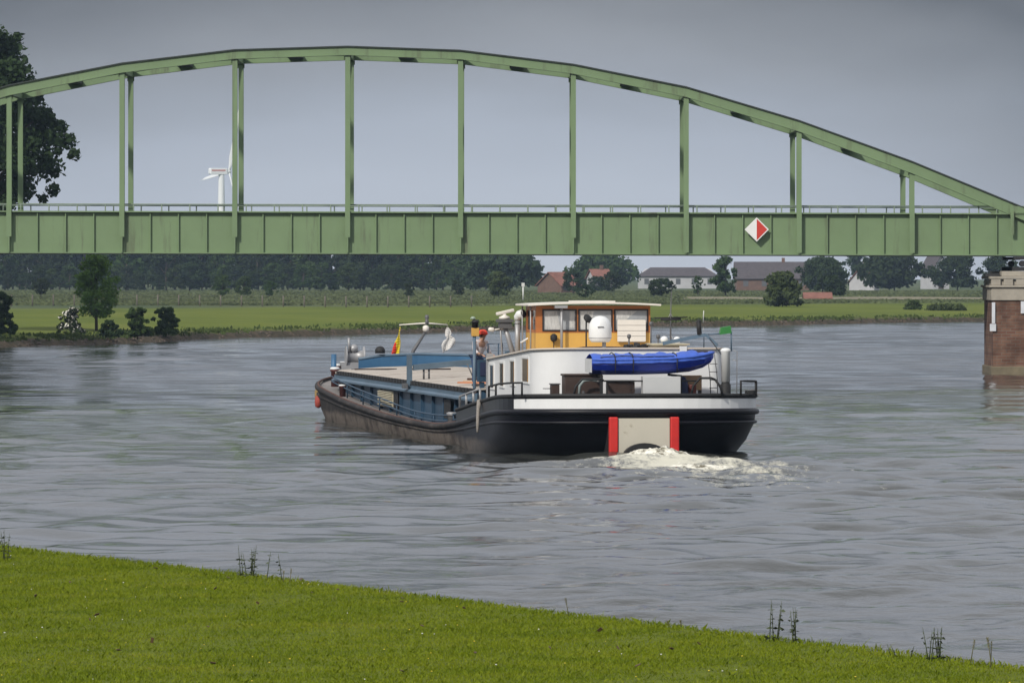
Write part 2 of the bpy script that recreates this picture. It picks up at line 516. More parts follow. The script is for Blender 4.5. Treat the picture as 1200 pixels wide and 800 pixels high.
    mrn.inputs['From Min'].default_value = 0.62; mrn.inputs['From Max'].default_value = 1.05
    l.new(fm, mrn.inputs['Value'])
    gate = n.new('ShaderNodeMapRange'); gate.clamp = True
    gate.inputs['From Min'].default_value = 0.03; gate.inputs['From Max'].default_value = 0.2
    l.new(at_.outputs['Fac'], gate.inputs['Value'])
    foam = math_('MULTIPLY', mrn.outputs[0], gate.outputs[0])
    cm = n.new('ShaderNodeMix'); cm.data_type = 'RGBA'
    l.new(foam, cm.inputs[0]); cm.inputs[6].default_value = (0.040, 0.042, 0.038, 1); cm.inputs[7].default_value = (0.62, 0.60, 0.50, 1)
    l.new(cm.outputs[2], b.inputs['Base Color'])
    l.new(math_('ADD', 0.05, math_('MULTIPLY', foam, 0.6)), b.inputs['Roughness'])
    gust = n.new('ShaderNodeMapRange'); gust.clamp = True
    gust.inputs['From Min'].default_value = 0.40; gust.inputs['From Max'].default_value = 0.66; gust.inputs['To Min'].default_value = 0.12; gust.inputs['To Max'].default_value = 0.95
    l.new(noise(0.035, 4, (1.0, 0.55, 1)), gust.inputs['Value'])
    hsum = math_('MULTIPLY', gust.outputs[0], math_('ADD', math_('MULTIPLY', noise(0.75, 2, (1, 1.0, 1)), 0.95), math_('MULTIPLY', noise(2.8, 4, (1, 1.0, 1)), 0.40)))
    bp = n.new('ShaderNodeBump'); bp.inputs['Strength'].default_value = 0.55; bp.inputs['Distance'].default_value = 0.17
    l.new(hsum, bp.inputs['Height']); l.new(bp.outputs[0], b.inputs['Normal'])
    struct(link('water', np_mesh('water', verts, faces, m, True, {'foam': f.ravel()})))
build_water()

# ------------------------------------------------------------------ haze
hz = MB().box((-3700, -320, -3), (3700, 3900, 108))
hm = bpy.data.materials.new('haze'); hm.use_nodes = True
hn, hl = hm.node_tree.nodes, hm.node_tree.links
hn.remove(hn['Principled BSDF'])
pv = hn.new('ShaderNodeVolumePrincipled')
pv.inputs['Color'].default_value = (0.55, 0.74, 1.0, 1)
pv.inputs['Density'].default_value = 0.00008
pv.inputs['Anisotropy'].default_value = 0.0
hl.new(pv.outputs[0], hn['Material Output'].inputs['Volume'])
hm.volume_intersection_method = 'FAST' if hasattr(hm, 'volume_intersection_method') else None
struct(hz.build('haze', hm), 'stuff')

# ------------------------------------------------------------------ trees
def leaf_mat(name, c, var=0.35, scale=0.9):
    m = mat(name, c, 0.75, 0, var, scale, spec=0.2)
    n, l = m.node_tree.nodes, m.node_tree.links
    b = n['Principled BSDF']
    src = b.inputs['Base Color'].links[0].from_socket
    oi = n.new('ShaderNodeObjectInfo')
    hs = n.new('ShaderNodeHueSaturation')
    ma = n.new('ShaderNodeMath'); ma.operation = 'MULTIPLY_ADD'
    l.new(oi.outputs['Random'], ma.inputs[0]); ma.inputs[1].default_value = 0.5; ma.inputs[2].default_value = 0.75
    l.new(ma.outputs[0], hs.inputs['Value'])
    mb_ = n.new('ShaderNodeMath'); mb_.operation = 'MULTIPLY_ADD'
    l.new(oi.outputs['Random'], mb_.inputs[0]); mb_.inputs[1].default_value = 0.03; mb_.inputs[2].default_value = 0.485
    l.new(mb_.outputs[0], hs.inputs['Hue'])
    l.new(src, hs.inputs['Color']); l.new(hs.outputs[0], b.inputs['Base Color'])
    tr = n.new('ShaderNodeBsdfTranslucent'); l.new(hs.outputs[0], tr.inputs['Color'])
    mx = n.new('ShaderNodeMixShader'); mx.inputs[0].default_value = 0.35
    l.new(b.outputs[0], mx.inputs[1]); l.new(tr.outputs[0], mx.inputs[2]); l.new(mx.outputs[0], n['Material Output'].inputs['Surface'])
    return m

M_BARK = mat('bark', (0.07, 0.055, 0.04), 0.9, 0, 0.3, 6)
M_LEAF_DARK = leaf_mat('leaf_dark', (0.030, 0.050, 0.018))
M_LEAF_MID = leaf_mat('leaf_mid', (0.048, 0.082, 0.022))
M_LEAF_OLIVE = leaf_mat('leaf_olive', (0.072, 0.10, 0.036))
M_BLOSSOM = mat('blossom', (0.62, 0.60, 0.55), 0.8, 0, 0.15)

def leaf_cloud(rs, clumps, count, size, squash=0.8):
    """Leaf-sized quads spread through a list of clumps (centre, radius), mostly in their outer shell."""
    C_ = np.array([c for c, r in clumps]); Rr = np.array([r for c, r in clumps])
    p = Rr**2 / (Rr**2).sum()
    idx = rs.choice(len(C_), count, p=p)
    d = rs.normal(size=(count, 3)); d /= np.linalg.norm(d, axis=1)[:, None]
    rad = Rr[idx] * (rs.rand(count) ** 0.45) * rs.uniform(0.75, 1.12, count)
    pos = C_[idx] + d * rad[:, None] * np.array([1, 1, squash])
    nrm = d + rs.normal(0, 0.75, (count, 3)); nrm /= np.linalg.norm(nrm, axis=1)[:, None]
    ref = rs.normal(size=(count, 3))
    u = np.cross(nrm, ref); u /= np.linalg.norm(u, axis=1)[:, None]
    w = np.cross(nrm, u)
    s = size * rs.uniform(0.55, 1.3, count)[:, None]
    q = np.stack([pos - u*s, pos - w*s*0.62, pos + u*s, pos + w*s*0.62], 1).reshape(-1, 3)
    f = np.arange(count*4).reshape(-1, 4)
    return q, f

def crown_clumps(rs, h0, h1, rx, n, top=0.55, low=0.8):
    """Clump centres filling an egg between heights h0 and h1 of radius rx; the outline stays uneven."""
    out = []
    n = int(n * 2.2)
    for i in range(n):
        t_ = (i + rs.rand()) / n
        z = h0 + (h1 - h0) * t_
        prof = math.sin(math.pi * min(1, 0.14 + 0.80 * t_ ** 0.9)) ** 0.6
        if h0 < 0.06*h1:                          # a bush: broad to the ground
            t_ = t_ ** 1.35
            z = h0 + (h1 - h0) * t_
            prof = max(0.05, math.cos(t_ * 1.42)) ** 0.42
        a_ = rs.rand()*6.283
        cr = rx * rs.uniform(0.16, 0.34)
        rmax = max(rx * prof * (1.02 + 0.18*math.sin(2.0*a_ + h1) + 0.10*math.sin(5*a_ + 7*t_)) - cr*0.75, 0.02)
        q = rmax * rs.rand() ** 0.38
        out.append(((q*math.cos(a_), q*math.sin(a_), min(max(z, h0+cr*0.7), h1-cr*0.75)), cr))
    return out

def tree_meshes(seed, h, rx, h0, leaves, size, leafm, clumps=None, n=16, trunk_r=None, extra=None):
    rs = np.random.RandomState(seed)
    cl = clumps or crown_clumps(rs, h0, h, rx, n)
    q, f = leaf_cloud(rs, cl, leaves, size)
    mats, midx = [leafm], np.zeros(len(f), int)
    if extra:                                     # blossom share
        mats = [leafm, extra[0]]
        top = q.reshape(-1, 4, 3)[:, 0, 2]
        midx = ((rs.rand(len(f)) < extra[1])).astype(int)
    crown = np_mesh('crown', q, f, mats, False, None, midx)
    t = MB()
    tr = trunk_r or h * 0.018
    lean = rs.normal(0, 0.02, 2)
    top = (lean[0]*h, lean[1]*h, h*0.8)
    t.tube([(0, 0, -0.2), (lean[0]*h*0.3, lean[1]*h*0.3, h*0.3), top], [tr*1.25, tr*0.85, tr*0.25], 7)
    for c, r_ in cl[:: max(1, len(cl)//9)]:
        z0 = min(max(h0*0.8, c[2]*0.55), h*0.7)
        b0 = (lean[0]*z0, lean[1]*z0, z0)
        mid = ((b0[0]+c[0])/2, (b0[1]+c[1])/2, (b0[2]+c[2])/2 + 0.03*h)
        t.tube([b0, mid, c], [tr*0.5, tr*0.32, tr*0.12], 5)
    o = t.build('trunk', M_BARK)
    me = o.data
    bpy.data.objects.remove(o)
    return crown, me

def place_tree(meshes, name, label, cat, loc, rotz, sc, group=None):
    t = thing(name, label, cat, loc, rotz, group)
    t.scale = (sc, sc, sc) if not isinstance(sc, (tuple, list)) else sc
    link('trunk', meshes[1], t); link('crown', meshes[0], t)
    return t

rnd = random.Random(5)
# far wood behind the meadow: individual trees in two uneven rows
wood_var = [tree_meshes(100+i, 10, 3.6 + 0.5*(i % 3), 0.6 + 0.5*(i % 2), 2600, 0.36, [M_LEAF_DARK, M_LEAF_MID, M_LEAF_DARK][i % 3], n=18) for i in range(6)]
x = -150.0
while x < 585:
    D = rnd.uniform(1290, 1420)
    hgt = rnd.uniform(9.2, 13.0)
    if 100 < x < 140: hgt = 15.6
    if x > 470: hgt = rnd.uniform(8.2, 9.4)
    p = on_land(x, D)
    place_tree(rnd.choice(wood_var), 'wood_tree', 'dark broadleaf tree in the far wood beyond the meadow', 'tree', p, rnd.uniform(0, 6.28), (hgt/10*rnd.uniform(0.9, 1.25), hgt/10*1.0, hgt/10), 'trees of the far wood')
    x += rnd.uniform(7, 12)
x = -140.0
while x < 600:
    D = rnd.uniform(1225, 1285)
    hgt = rnd.uniform(3.0, 6.0)
    p = on_land(x, D)
    place_tree(rnd.choice(wood_var[1:5]), 'edge_shrub', 'low leafy shrub along the foot of the far wood', 'shrub', p, rnd.uniform(0, 6.28), (hgt/10*1.25, hgt/10*1.2, hgt/10), 'shrubs along the foot of the wood')
    x += rnd.uniform(13, 24)

M_LEAF_YOUNG = leaf_mat('leaf_young', (0.105, 0.165, 0.036))
M_LEAF_BLUE = leaf_mat('leaf_grey_green', (0.040, 0.066, 0.028))
def fit_tree(seed, px, w_px, y_top, y_base, leafm, name, label, cat='tree', D=None, leaves=5000, trunk=0.1, size=None, n=18, extra=None, squash_h=None):
    """One of a kind: a tree whose foot stands on the land where the photograph shows it."""
    e = 1.1
    if D is None:
        D = (CAM_H - e) * F / (y_base - 320.0)
    p = on_land(px, D)
    k = D / F
    h = (CAM_H - p.z) - (y_top - 320.0) * k
    rx = w_px * k / 2
    ms = tree_meshes(seed, h, rx, trunk*h, leaves, size or max(0.10, 0.055*rx + 0.06), leafm, n=n, extra=extra)
    return place_tree(ms, name, label, cat, p, 0.0, 1.0)

# distinct trees to the right of the wood
fit_tree(201, 588, 100, 293, 342, M_LEAF_BLUE, 'broadleaf_tree', 'wide rounded tree ending the wood, left of the red-roofed house', D=1180, leaves=8000, n=30)
fit_tree(202, 705, 88, 297, 340, M_LEAF_MID, 'broadleaf_tree', 'large domed tree behind the red-roofed house and left of the white barn', D=1420, leaves=8000, n=28)
fit_tree(203, 672, 30, 316, 345, M_LEAF_DARK, 'broadleaf_tree', 'small dark tree close right of the red-roofed house', D=1080, leaves=2500)
fit_tree(204, 717, 26, 318, 343, M_LEAF_DARK, 'broadleaf_tree', 'small dark tree before the big domed tree', D=1120, leaves=2500)
fit_tree(205, 776, 31, 326, 349, M_LEAF_DARK, 'round_bush', 'dark round bush before the white barn wall', 'bush', leaves=3000)
fit_tree(206, 818, 16, 323, 347, M_LEAF_MID, 'small_tree', 'thin little tree at the right end of the white barn wall', leaves=1200)
fit_tree(207, 850, 36, 300, 348, M_LEAF_MID, 'broadleaf_tree', 'tall narrow tree between the two barn roofs', leaves=5000, n=22)
fit_tree(208, 917, 54, 318, 362, M_LEAF_OLIVE, 'willow_bush', 'broad olive willow bush on the meadow before the dark barn', 'bush', D=690, leaves=9000, trunk=0.05, n=26)
fit_tree(209, 964, 62, 300, 350, M_LEAF_BLUE, 'broadleaf_tree', 'large dark tree right of the willow bush', D=1100, leaves=7000, n=24)
fit_tree(210, 974, 40, 322, 352, M_LEAF_DARK, 'broadleaf_tree', 'dark low tree before the large tree right of the willow bush', D=930, leaves=4000)
fit_tree(211, 1048, 84, 297, 342, M_LEAF_DARK, 'broadleaf_tree', 'wide dark tree left of the white gable', D=1250, leaves=8000, n=28)
fit_tree(212, 1122, 62, 298, 342, M_LEAF_DARK, 'broadleaf_tree', 'dark rounded tree between the white gable and the stone pier', D=1250, leaves=7000, n=24)
fit_tree(213, 1005, 40, 294, 340, M_LEAF_BLUE, 'broadleaf_tree', 'grey-green tree left of the small red and white house', D=1500, leaves=5000)
fit_tree(214, 1172, 50, 300, 342, M_LEAF_DARK, 'broadleaf_tree', 'dark tree showing above the top of the stone pier', D=1250, leaves=6000)
# lone bushes on the rough pasture
fit_tree(221, 48, 22, 326, 350, M_LEAF_DARK, 'field_tree', 'small dark tree on the rough pasture left of the young bank tree', D=860, leaves=1800, trunk=0.25)
fit_tree(222, 261, 25, 322, 348, M_LEAF_MID, 'round_bush', 'round green bush, leftmost of three on the rough pasture', 'bush', D=930, leaves=2400)
fit_tree(223, 286, 22, 323, 347, M_LEAF_MID, 'round_bush', 'round green bush, middle of three on the rough pasture', 'bush', D=940, leaves=2200)
fit_tree(224, 317, 17, 329, 348, M_LEAF_MID, 'round_bush', 'smallest round green bush, right of three on the rough pasture', 'bush', D=930, leaves=1500)
fit_tree(225, 479, 15, 331, 349, M_LEAF_BLUE, 'round_bush', 'little bush on the rough pasture left of the barge mast', 'bush', D=920, leaves=1200)
fit_tree(226, 536, 18, 327, 347, M_LEAF_BLUE, 'round_bush', 'bush on the rough pasture above the white flag', 'bush', D=960, leaves=1500)
fit_tree(227, 584, 32, 318, 350, M_LEAF_OLIVE, 'field_tree', 'pale green tree on the rough pasture above the radar', D=900, leaves=3000)
fit_tree(228, 686, 20, 333, 350, M_LEAF_DARK, 'round_bush', 'low dark bush behind the wheelhouse roof', 'bush', D=880, leaves=1200)
fit_tree(229, 1070, 22, 351, 362, M_LEAF_OLIVE, 'round_bush', 'low dark bush on the bank left of the pier', 'bush', D=655, leaves=1500, trunk=0.03)
fit_tree(230, 1108, 54, 356, 365, M_LEAF_OLIVE, 'round_bush', 'low spreading bush on the bank beside the pier', 'bush', D=650, leaves=2000, trunk=0.03)

# bank trees and bushes nearest on the left
fit_tree(241, 113, 62, 296, 386, M_LEAF_YOUNG, 'young_tree', 'young green tree with slim trunk standing on the grassy bank', D=447, leaves=7500, trunk=0.17, size=0.11, n=30)
fit_tree(242, 83, 30, 360, 396, M_LEAF_DARK, 'flowering_shrub', 'white flowering shrub beside the young bank tree', 'shrub', D=432, leaves=3600, trunk=0.03, size=0.10, extra=(M_BLOSSOM, 0.22), n=20)
fit_tree(243, 130, 25, 375, 404, M_LEAF_DARK, 'bank_bush', 'smallest dark bush at the water edge right of the young tree', 'bush', D=430, leaves=2600, trunk=0.02, size=0.10)
fit_tree(244, 161, 32, 360, 402, M_LEAF_MID, 'bank_bush', 'left of two tall leafy bushes at the water edge', 'bush', D=437, leaves=4200, trunk=0.02, size=0.10, n=22)
fit_tree(245, 194, 32, 360, 400, M_LEAF_MID, 'bank_bush', 'right of two tall leafy bushes at the water edge', 'bush', D=449, leaves=4200, trunk=0.02, size=0.10, n=22)
fit_tree(246, 2, 36, 342, 404, M_LEAF_DARK, 'bank_bush', 'dark bush at the picture edge under the bridge', 'bush', D=419, leaves=5200, trunk=0.03, size=0.13, n=22)

# the tall tree behind the left end of the bridge
def tall_tree():
    rs = np.random.RandomState(77)
    D = 436.0
    base = on_land(-52, D)
    k = D / F
    cl = []
    # (photo x, photo y, radius px) of the crown's masses
    for cx, cy, r in [(-10, 60, 30), (8, 62, 24), (20, 88, 24), (-20, 100, 45), (15, 120, 34), (38, 112, 16), (30, 150, 34), (58, 160, 24), (78, 165, 13), (88, 181, 9), (-10, 165, 50),
                      (30, 190, 30), (58, 195, 18), (62, 222, 10), (50, 232, 7), (25, 222, 20), (-5, 225, 34), (-60, 90, 42), (-70, 150, 60), (-100, 120, 50), (-60, 210, 50), (-110, 190, 50),
                      (-40, 260, 36), (-80, 270, 40), (8, 240, 14), (48, 135, 14), (-40, 50, 22), (70, 148, 10), (20, 44, 8), (-5, 38, 12)]:
        dx = (cx + 52) * k
        z = CAM_H - base.z - (cy - 320) * k
        dy = rs.uniform(-0.6, 0.6) * 70 * k * (0.4 if cx > 40 else 1)
        cl.append(((dx, dy, z), r * k))
        if r > 20:
            for _ in range(4):
                a_ = rs.rand()*6.283
                cl.append(((dx + r*k*0.8*math.cos(a_), dy + r*k*rs.uniform(-1, 1), z + r*k*0.8*math.sin(a_)), r*k*rs.uniform(0.25, 0.45)))
    q, f = leaf_cloud(rs, cl, 42000, 0.20, 0.9)
    t = thing('tall_tree', 'tall dark tree rising behind the left end of the bridge', 'tree', base)
    link('crown', np_mesh('crown', q, f, M_LEAF_DARK), t)
    m = MB()
    H = 17.0
    m.tube([(0, 0, -0.3), (0.15, 0, 3), (-0.1, 0.1, 8), (0.2, 0, 13), (0.6, 0, H)], [0.55, 0.42, 0.33, 0.2, 0.06], 10)
    for c, r in cl:
        if r > 0.75:
            z0 = max(3.0, c[2]*0.62)
            m.tube([(0.05, 0.05, z0), (c[0]*0.5, c[1]*0.5, (z0 + c[2])/2 + 0.4), c], [0.16, 0.1, 0.03], 6)
    m.build('trunk', M_BARK, t)
tall_tree()

fit_tree(251, -135, 250, 60, 400, M_LEAF_DARK, 'bank_tree', 'tall dark tree left of the picture edge on the bank', D=408, leaves=16000, trunk=0.12, size=0.24, n=34)
fit_tree(252, -290, 260, 40, 412, M_LEAF_DARK, 'bank_tree', 'taller dark tree farther left on the bank', D=372, leaves=14000, trunk=0.12, size=0.26, n=34)

# ------------------------------------------------------------------ rough pasture, bank stones, bank weeds (uncountable cover)
def tufts(name, pts, hgt, wid, m, blades=4, seed=1, kind='stuff'):
    rs = np.random.RandomState(seed)
    n_ = len(pts)
    P = np.repeat(pts, blades, 0)
    N = n_*blades
    a_ = rs.rand(N)*6.283
    off = np.stack([np.cos(a_), np.sin(a_), np.zeros(N)], 1) * (wid*rs.rand(N))[:, None]
    base = P + off
    h = hgt*rs.uniform(0.5, 1.25, N)
    d = rs.rand(N)*6.283
    hw = wid*0.5*rs.uniform(0.5, 1.0, N)
    side = np.stack([np.cos(d), np.sin(d), np.zeros(N)], 1)*hw[:, None]
    tip = base + np.stack([rs.normal(0, 0.25, N)*h, rs.normal(0, 0.25, N)*h, h], 1)
    q = np.stack([base-side, base+side, tip + side*0.35, tip - side*0.35], 1).reshape(-1, 3)
    return struct(link(name, np_mesh(name, q, np.arange(N*4).reshape(-1, 4), m)), kind)

def hay_field():
    n_ = 24
    f_, b_ = [], []
    for i in range(n_+1):
        px = 800 + 420*i/n_
        d0 = 838 + 10*math.sin(i*0.7); d1 = 925 + 14*math.sin(i*0.5+1)
        f_.append(((px-600)/F*d0, d0, 1.235)); b_.append(((px-600)/F*d1, d1, 1.235))
    m = MB(); m.v = f_ + b_
    for i in range(n_):
        m.f.append([i, i+1, n_+2+i, n_+1+i]); m.m.append(0); m.s.append(False)
    struct(m.build('hay_field', mat('mown_hay', (0.21, 0.19, 0.135), 0.95, 0, 0.25, 0.06, spec=0.1)))
hay_field()
rs = np.random.RandomState(21)
M_PASTURE = mat('pasture_grass', (0.095, 0.115, 0.055), 0.9, 0, 0.5, 0.05, spec=0.1)
pts = []
while len(pts) < 26000:
    D = 690 + 560*rs.rand()**1.4
    px = rs.uniform(-120, 1320)
    x = (px-600)/F*D
    if D - 1.3*x < 690 or (px > 800 and 832 < D < 930): continue
    pts.append((x, D, 1.2))
pts = np.array(pts)
tufts('pasture_grass', pts, 0.17, 0.70, M_PASTURE, 3, 4)

M_REED = mat('bank_weeds', (0.060, 0.085, 0.026), 0.9, 0, 0.4, 0.3, spec=0.1)
seg = rs.randint(40, 150, 6000); tt = rs.rand(6000)
bp_ = bank[seg]*(1-tt)[:, None] + bank[seg+1]*tt[:, None]
vv = np.abs(rs.normal(0.9, 1.2, 6000)) + 0.5
dens = 0.5 + 0.5*np.sin(seg*0.9)*np.sin(seg*0.37 + 1)
keep = rs.rand(6000) < np.clip(dens, 0.15, 1)
bp2 = bp_ + bdir[seg]*vv[:, None]
pts = np.concatenate([bp2, bank_z(vv)[:, None]-0.05], 1)[keep]
tufts('bank_weeds', pts, 0.20, 0.26, M_REED, 3, 5)

def rocks(name, pts, size, m, seed):
    rs = np.random.RandomState(seed)
    ico = bmesh.new(); bmesh.ops.create_icosphere(ico, subdivisions=1, radius=1.0)
    V = np.array([v.co[:] for v in ico.verts]); Fc = np.array([[v.index for v in f.verts] for f in ico.faces]); ico.free()
    vs_, fs = [], []
    for i, p in enumerate(pts):
        s = size*rs.uniform(0.4, 1.4)
        q = V*(1 + rs.normal(0, 0.16, V.shape))*s*np.array([rs.uniform(0.8, 1.3), rs.uniform(0.8, 1.3), 0.65])
        vs_.append(q + p); fs.append(Fc + i*len(V))
    return struct(link(name, np_mesh(name, np.concatenate(vs_), np.concatenate(fs), m)), 'stuff')
M_STONE = mat('bank_stone', (0.10, 0.075, 0.058), 0.9, 0, 0.5, 0.5)
seg = rs.randint(48, 150, 1800); tt = rs.rand(1800)
bp_ = bank[seg]*(1-tt)[:, None] + bank[seg+1]*tt[:, None]
vv = rs.uniform(-0.25, 0.9, 1800)
bp2 = bp_ + bdir[seg]*vv[:, None]
rocks('bank_stones', np.concatenate([bp2, bank_z(vv)[:, None]-0.02], 1), 0.10, M_STONE, 9)

# ------------------------------------------------------------------ near grass
def near_grass():
    rs = np.random.RandomState(31)
    N = 620000
    Y = rs.uniform(54, 98, N)
    X = rs.uniform(-10.5, 9.0, N)
    edge_x = np.interp(Y, near[::-1, 1][np.argsort(near[::-1, 1])], near[::-1, 0][np.argsort(near[::-1, 1])])
    ok = (X < edge_x + 0.12) & (np.abs(X) < 0.0774*Y + 2.0)
    X, Y = X[ok], Y[ok]; N = len(X)
    Z = near_z(X, Y) - 0.01
    patch = 0.5 + 0.5*np.sin(X*1.9 + 1.2*np.sin(Y*0.7))*np.sin(Y*0.9 + np.sin(X*1.3)*1.5)
    h = (0.018 + 0.036*rs.rand(N)**1.8 + 0.018*patch*rs.rand(N))
    tall = rs.rand(N) < np.where(edge_x[ok] - X < 0.7, 0.03, 0.003)
    h = np.where(tall, h*2.0, h)
    d = rs.rand(N)*6.283
    wd = 0.0042*rs.uniform(0.7, 1.5, N)
    side = np.stack([np.cos(d), np.sin(d), np.zeros(N)], 1)*wd[:, None]
    base = np.stack([X, Y, Z], 1)
    mid = base + np.stack([rs.normal(0, 0.2, N)*h, rs.normal(0, 0.2, N)*h, h*0.6], 1)
    tip = mid + np.stack([rs.normal(0, 0.45, N)*h, rs.normal(0, 0.45, N)*h, h*0.42], 1)
    q = np.stack([base-side, base+side, mid+side*0.8, tip, mid-side*0.8], 1).reshape(-1, 3)
    me_f = np.arange(N*5).reshape(-1, 5)
    m = bpy.data.materials.new('lawn_blades'); m.use_nodes = True
    n, l = m.node_tree.nodes, m.node_tree.links
    b = n['Principled BSDF']; b.inputs['Roughness'].default_value = 0.7; b.inputs['Specular IOR Level'].default_value = 0.15
    t = n.new('ShaderNodeTexCoord')
    def noise(sc_, det):
        k = n.new('ShaderNodeTexNoise'); k.inputs['Scale'].default_value = sc_; k.inputs['Detail'].default_value = det
        l.new(t.outputs['Object'], k.inputs['Vector']); return k.outputs['Fac']
    ma = n.new('ShaderNodeMath'); ma.operation = 'MULTIPLY_ADD'
    l.new(noise(38, 2), ma.inputs[0]); ma.inputs[1].default_value = 0.55
    mb_ = n.new('ShaderNodeMath'); mb_.operation = 'MULTIPLY'
    l.new(noise(0.9, 5), mb_.inputs[0]); mb_.inputs[1].default_value = 0.5
    l.new(mb_.outputs[0], ma.inputs[2])
    r = n.new('ShaderNodeValToRGB')
    cols = [(0.33, (0.082, 0.130, 0.006)), (0.5, (0.160, 0.210, 0.008)), (0.62, (0.215, 0.255, 0.014)), (0.78, (0.26, 0.22, 0.06))]
    while len(r.color_ramp.elements) < 4: r.color_ramp.elements.new(0.5)
    for e, (p, c) in zip(r.color_ramp.elements, cols): e.position = p; e.color = (*c, 1)
    l.new(ma.outputs[0], r.inputs[0]); l.new(r.outputs[0], b.inputs['Base Color'])
    tr = n.new('ShaderNodeBsdfTranslucent'); l.new(r.outputs[0], tr.inputs['Color'])
    mx = n.new('ShaderNodeMixShader'); mx.inputs[0].default_value = 0.3
    l.new(b.outputs[0], mx.inputs[1]); l.new(tr.outputs[0], mx.inputs[2]); l.new(mx.outputs[0], n['Material Output'].inputs['Surface'])
    struct(link('grass', np_mesh('grass', q, me_f, m)), 'stuff')
    # little flowers and dead leaves in the lawn
    Nf = 330
    Yf = rs.uniform(57, 96, Nf); Xf = rs.uniform(-9, 7, Nf)
    ex = np.interp(Yf, near[::-1, 1][np.argsort(near[::-1, 1])], near[::-1, 0][np.argsort(near[::-1, 1])])
    k_ = Xf < ex - 0.05
    Xf, Yf = Xf[k_], Yf[k_]
    mb_ = MB()
    for x_, y_ in zip(Xf, Yf):
        z_ = float(near_z(np.array(x_), np.array(y_)))
        kind = rs.choice([0, 1, 2], p=[0.45, 0.3, 0.25])
        hh = rs.uniform(0.04, 0.07); rr_ = rs.uniform(0.005, 0.011)
        if kind < 2:
            mb_.ball((x_, y_, z_+hh), rr_, rr_, rr_*0.6, 6, kind)
            mb_.tube([(x_, y_, z_), (x_, y_, z_+hh)], 0.0015, 3, 3)
        else:
            s_ = rs.uniform(0.015, 0.035)
            mb_.obox((x_, y_, z_+0.05), (s_*1.8, s_, 0.006), (rs.normal(0, .5), rs.normal(0, .5), rs.rand()*6), 2)
    struct(mb_.build('lawn_flowers', [mat('flower_yellow', (0.65, 0.50, 0.03)), mat('flower_white', (0.7, 0.7, 0.66)), mat('dead_leaf', (0.085, 0.05, 0.022)), mat('flower_stalk', (0.08, 0.12, 0.02))]), 'stuff')
near_grass()

# weeds silhouetted on the near edge, each a plant of its own
M_NETTLE = mat('nettle_leaf', (0.050, 0.066, 0.028), 0.7, 0, 0.3, 30)
M_STALK = mat('dry_stalk', (0.14, 0.13, 0.07), 0.8, 0, 0.2)
def edge_point(px, back=0.0):
    i = np.argmin(np.abs(near[:, 0]/np.maximum(near[:, 1], 1)*F + 600 - px) + (near[:, 1] < 50)*1e5 + (near[:, 1] > 110)*1e5)
    # refine between neighbouring stations
    best = None
    for j in (i-1, i):
        for t_ in np.linspace(0, 1, 21):
            p = near[j]*(1-t_) + near[j+1]*t_
            e = abs(p[0]/p[1]*F + 600 - px)
            if best is None or e < best[0]: best = (e, p)
    p = best[1] + nd*back
    return Vector((p[0], p[1], float(near_z(np.array(p[0]), np.array(p[1]))) - 0.01))
def weed(px, hpx, stems, label, seed, back=0.3, leafy=True, spread=0.12):
    rs = random.Random(seed)
    p = edge_point(px, back)
    px2 = px
    for _ in range(4):
        px2 += px - (p.x/p.y*F + 600)
        p = edge_point(px2, back)
    h = 1.22 * hpx * p.y / F
    t = thing('weed_plant' if leafy else 'grass_stalk', label, 'weed' if leafy else 'grass stalk', p)
    for s in range(stems):
        bx, by = rs.uniform(-spread, spread), rs.uniform(-spread, spread)
        hh = h*rs.uniform(0.72, 1.0)
        lx, ly = rs.uniform(-0.06, 0.06), rs.uniform(-0.05, 0.05)
        m = MB().tube([(bx, by, 0), (bx+lx*0.5, by+ly*0.5, hh*0.55), (bx+lx, by+ly, hh)], [0.006, 0.005, 0.002], 5)
        st = m.build('stem', M_NETTLE if leafy else M_STALK, t)
        lf = MB()
        n_ = int(hh/0.05) if leafy else 7
        for i in range(n_):
            f_ = 0.12 + 0.86*i/n_ if leafy else 0.68 + 0.32*i/n_
            z = hh*f_
            cx, cy_ = bx + lx*f_, by + ly*f_
            for sd in (0, math.pi):
                a_ = i*1.57 + sd + rs.uniform(-.3, .3)
                L = (0.075*(1.0-f_*0.45)*(0.4 + 0.6*rs.random()) if leafy else 0.014)*rs.uniform(0.7, 1.3)
                wv = L*0.38
                d = Vector((math.cos(a_), math.sin(a_), 0)); n2 = Vector((-d.y*0.8, d.x*0.8, rs.uniform(-0.9, 0.9)))
                c = Vector((cx, cy_, z)); dr = Vector((0, 0, L*rs.uniform(-0.5, 0.35) if leafy else L*1.5))
                lf.add([c, c + d*L*0.5 + n2*wv + dr*0.2, c + d*L + dr, c + d*L*0.5 - n2*wv + dr*0.2], [(0, 1, 2, 3)])
        lf.build('leaves', M_NETTLE if leafy else M_STALK, st)
weed(289, 34, 8, 'bushy leafy weed, leftmost on the near bank edge', 1, spread=0.10)
weed(319, 36, 2, 'thin leafy weed right of the leftmost bushy weed', 2)
weed(338, 14, 2, 'thin grass stalks right of the two left weeds', 3, leafy=False)
weed(675, 24, 1, 'lone thin grass stalk on the middle of the bank edge', 4, leafy=False)
weed(908, 42, 4, 'tall leafy weed of slim stems below the barge stern', 5, spread=0.06)
weed(929, 42, 4, 'tall leafy weed close right of the slim-stemmed one', 6, spread=0.05)
weed(1053, 14, 3, 'low leafy weed at the lower right bank edge', 7, spread=0.11)
weed(1097, 38, 8, 'bushiest leafy weed at the lower right bank edge', 8, spread=0.10)
weed(1138, 34, 1, 'thin grass stalk right of the bushiest weed', 9, leafy=False)
weed(1160, 34, 3, 'pair of taller grass stalks at the far right bank edge', 10, leafy=False, spread=0.06)
weed(6, 32, 3, 'dark leafy weed in the grass at the left picture edge', 11, back=2.0, spread=0.06)
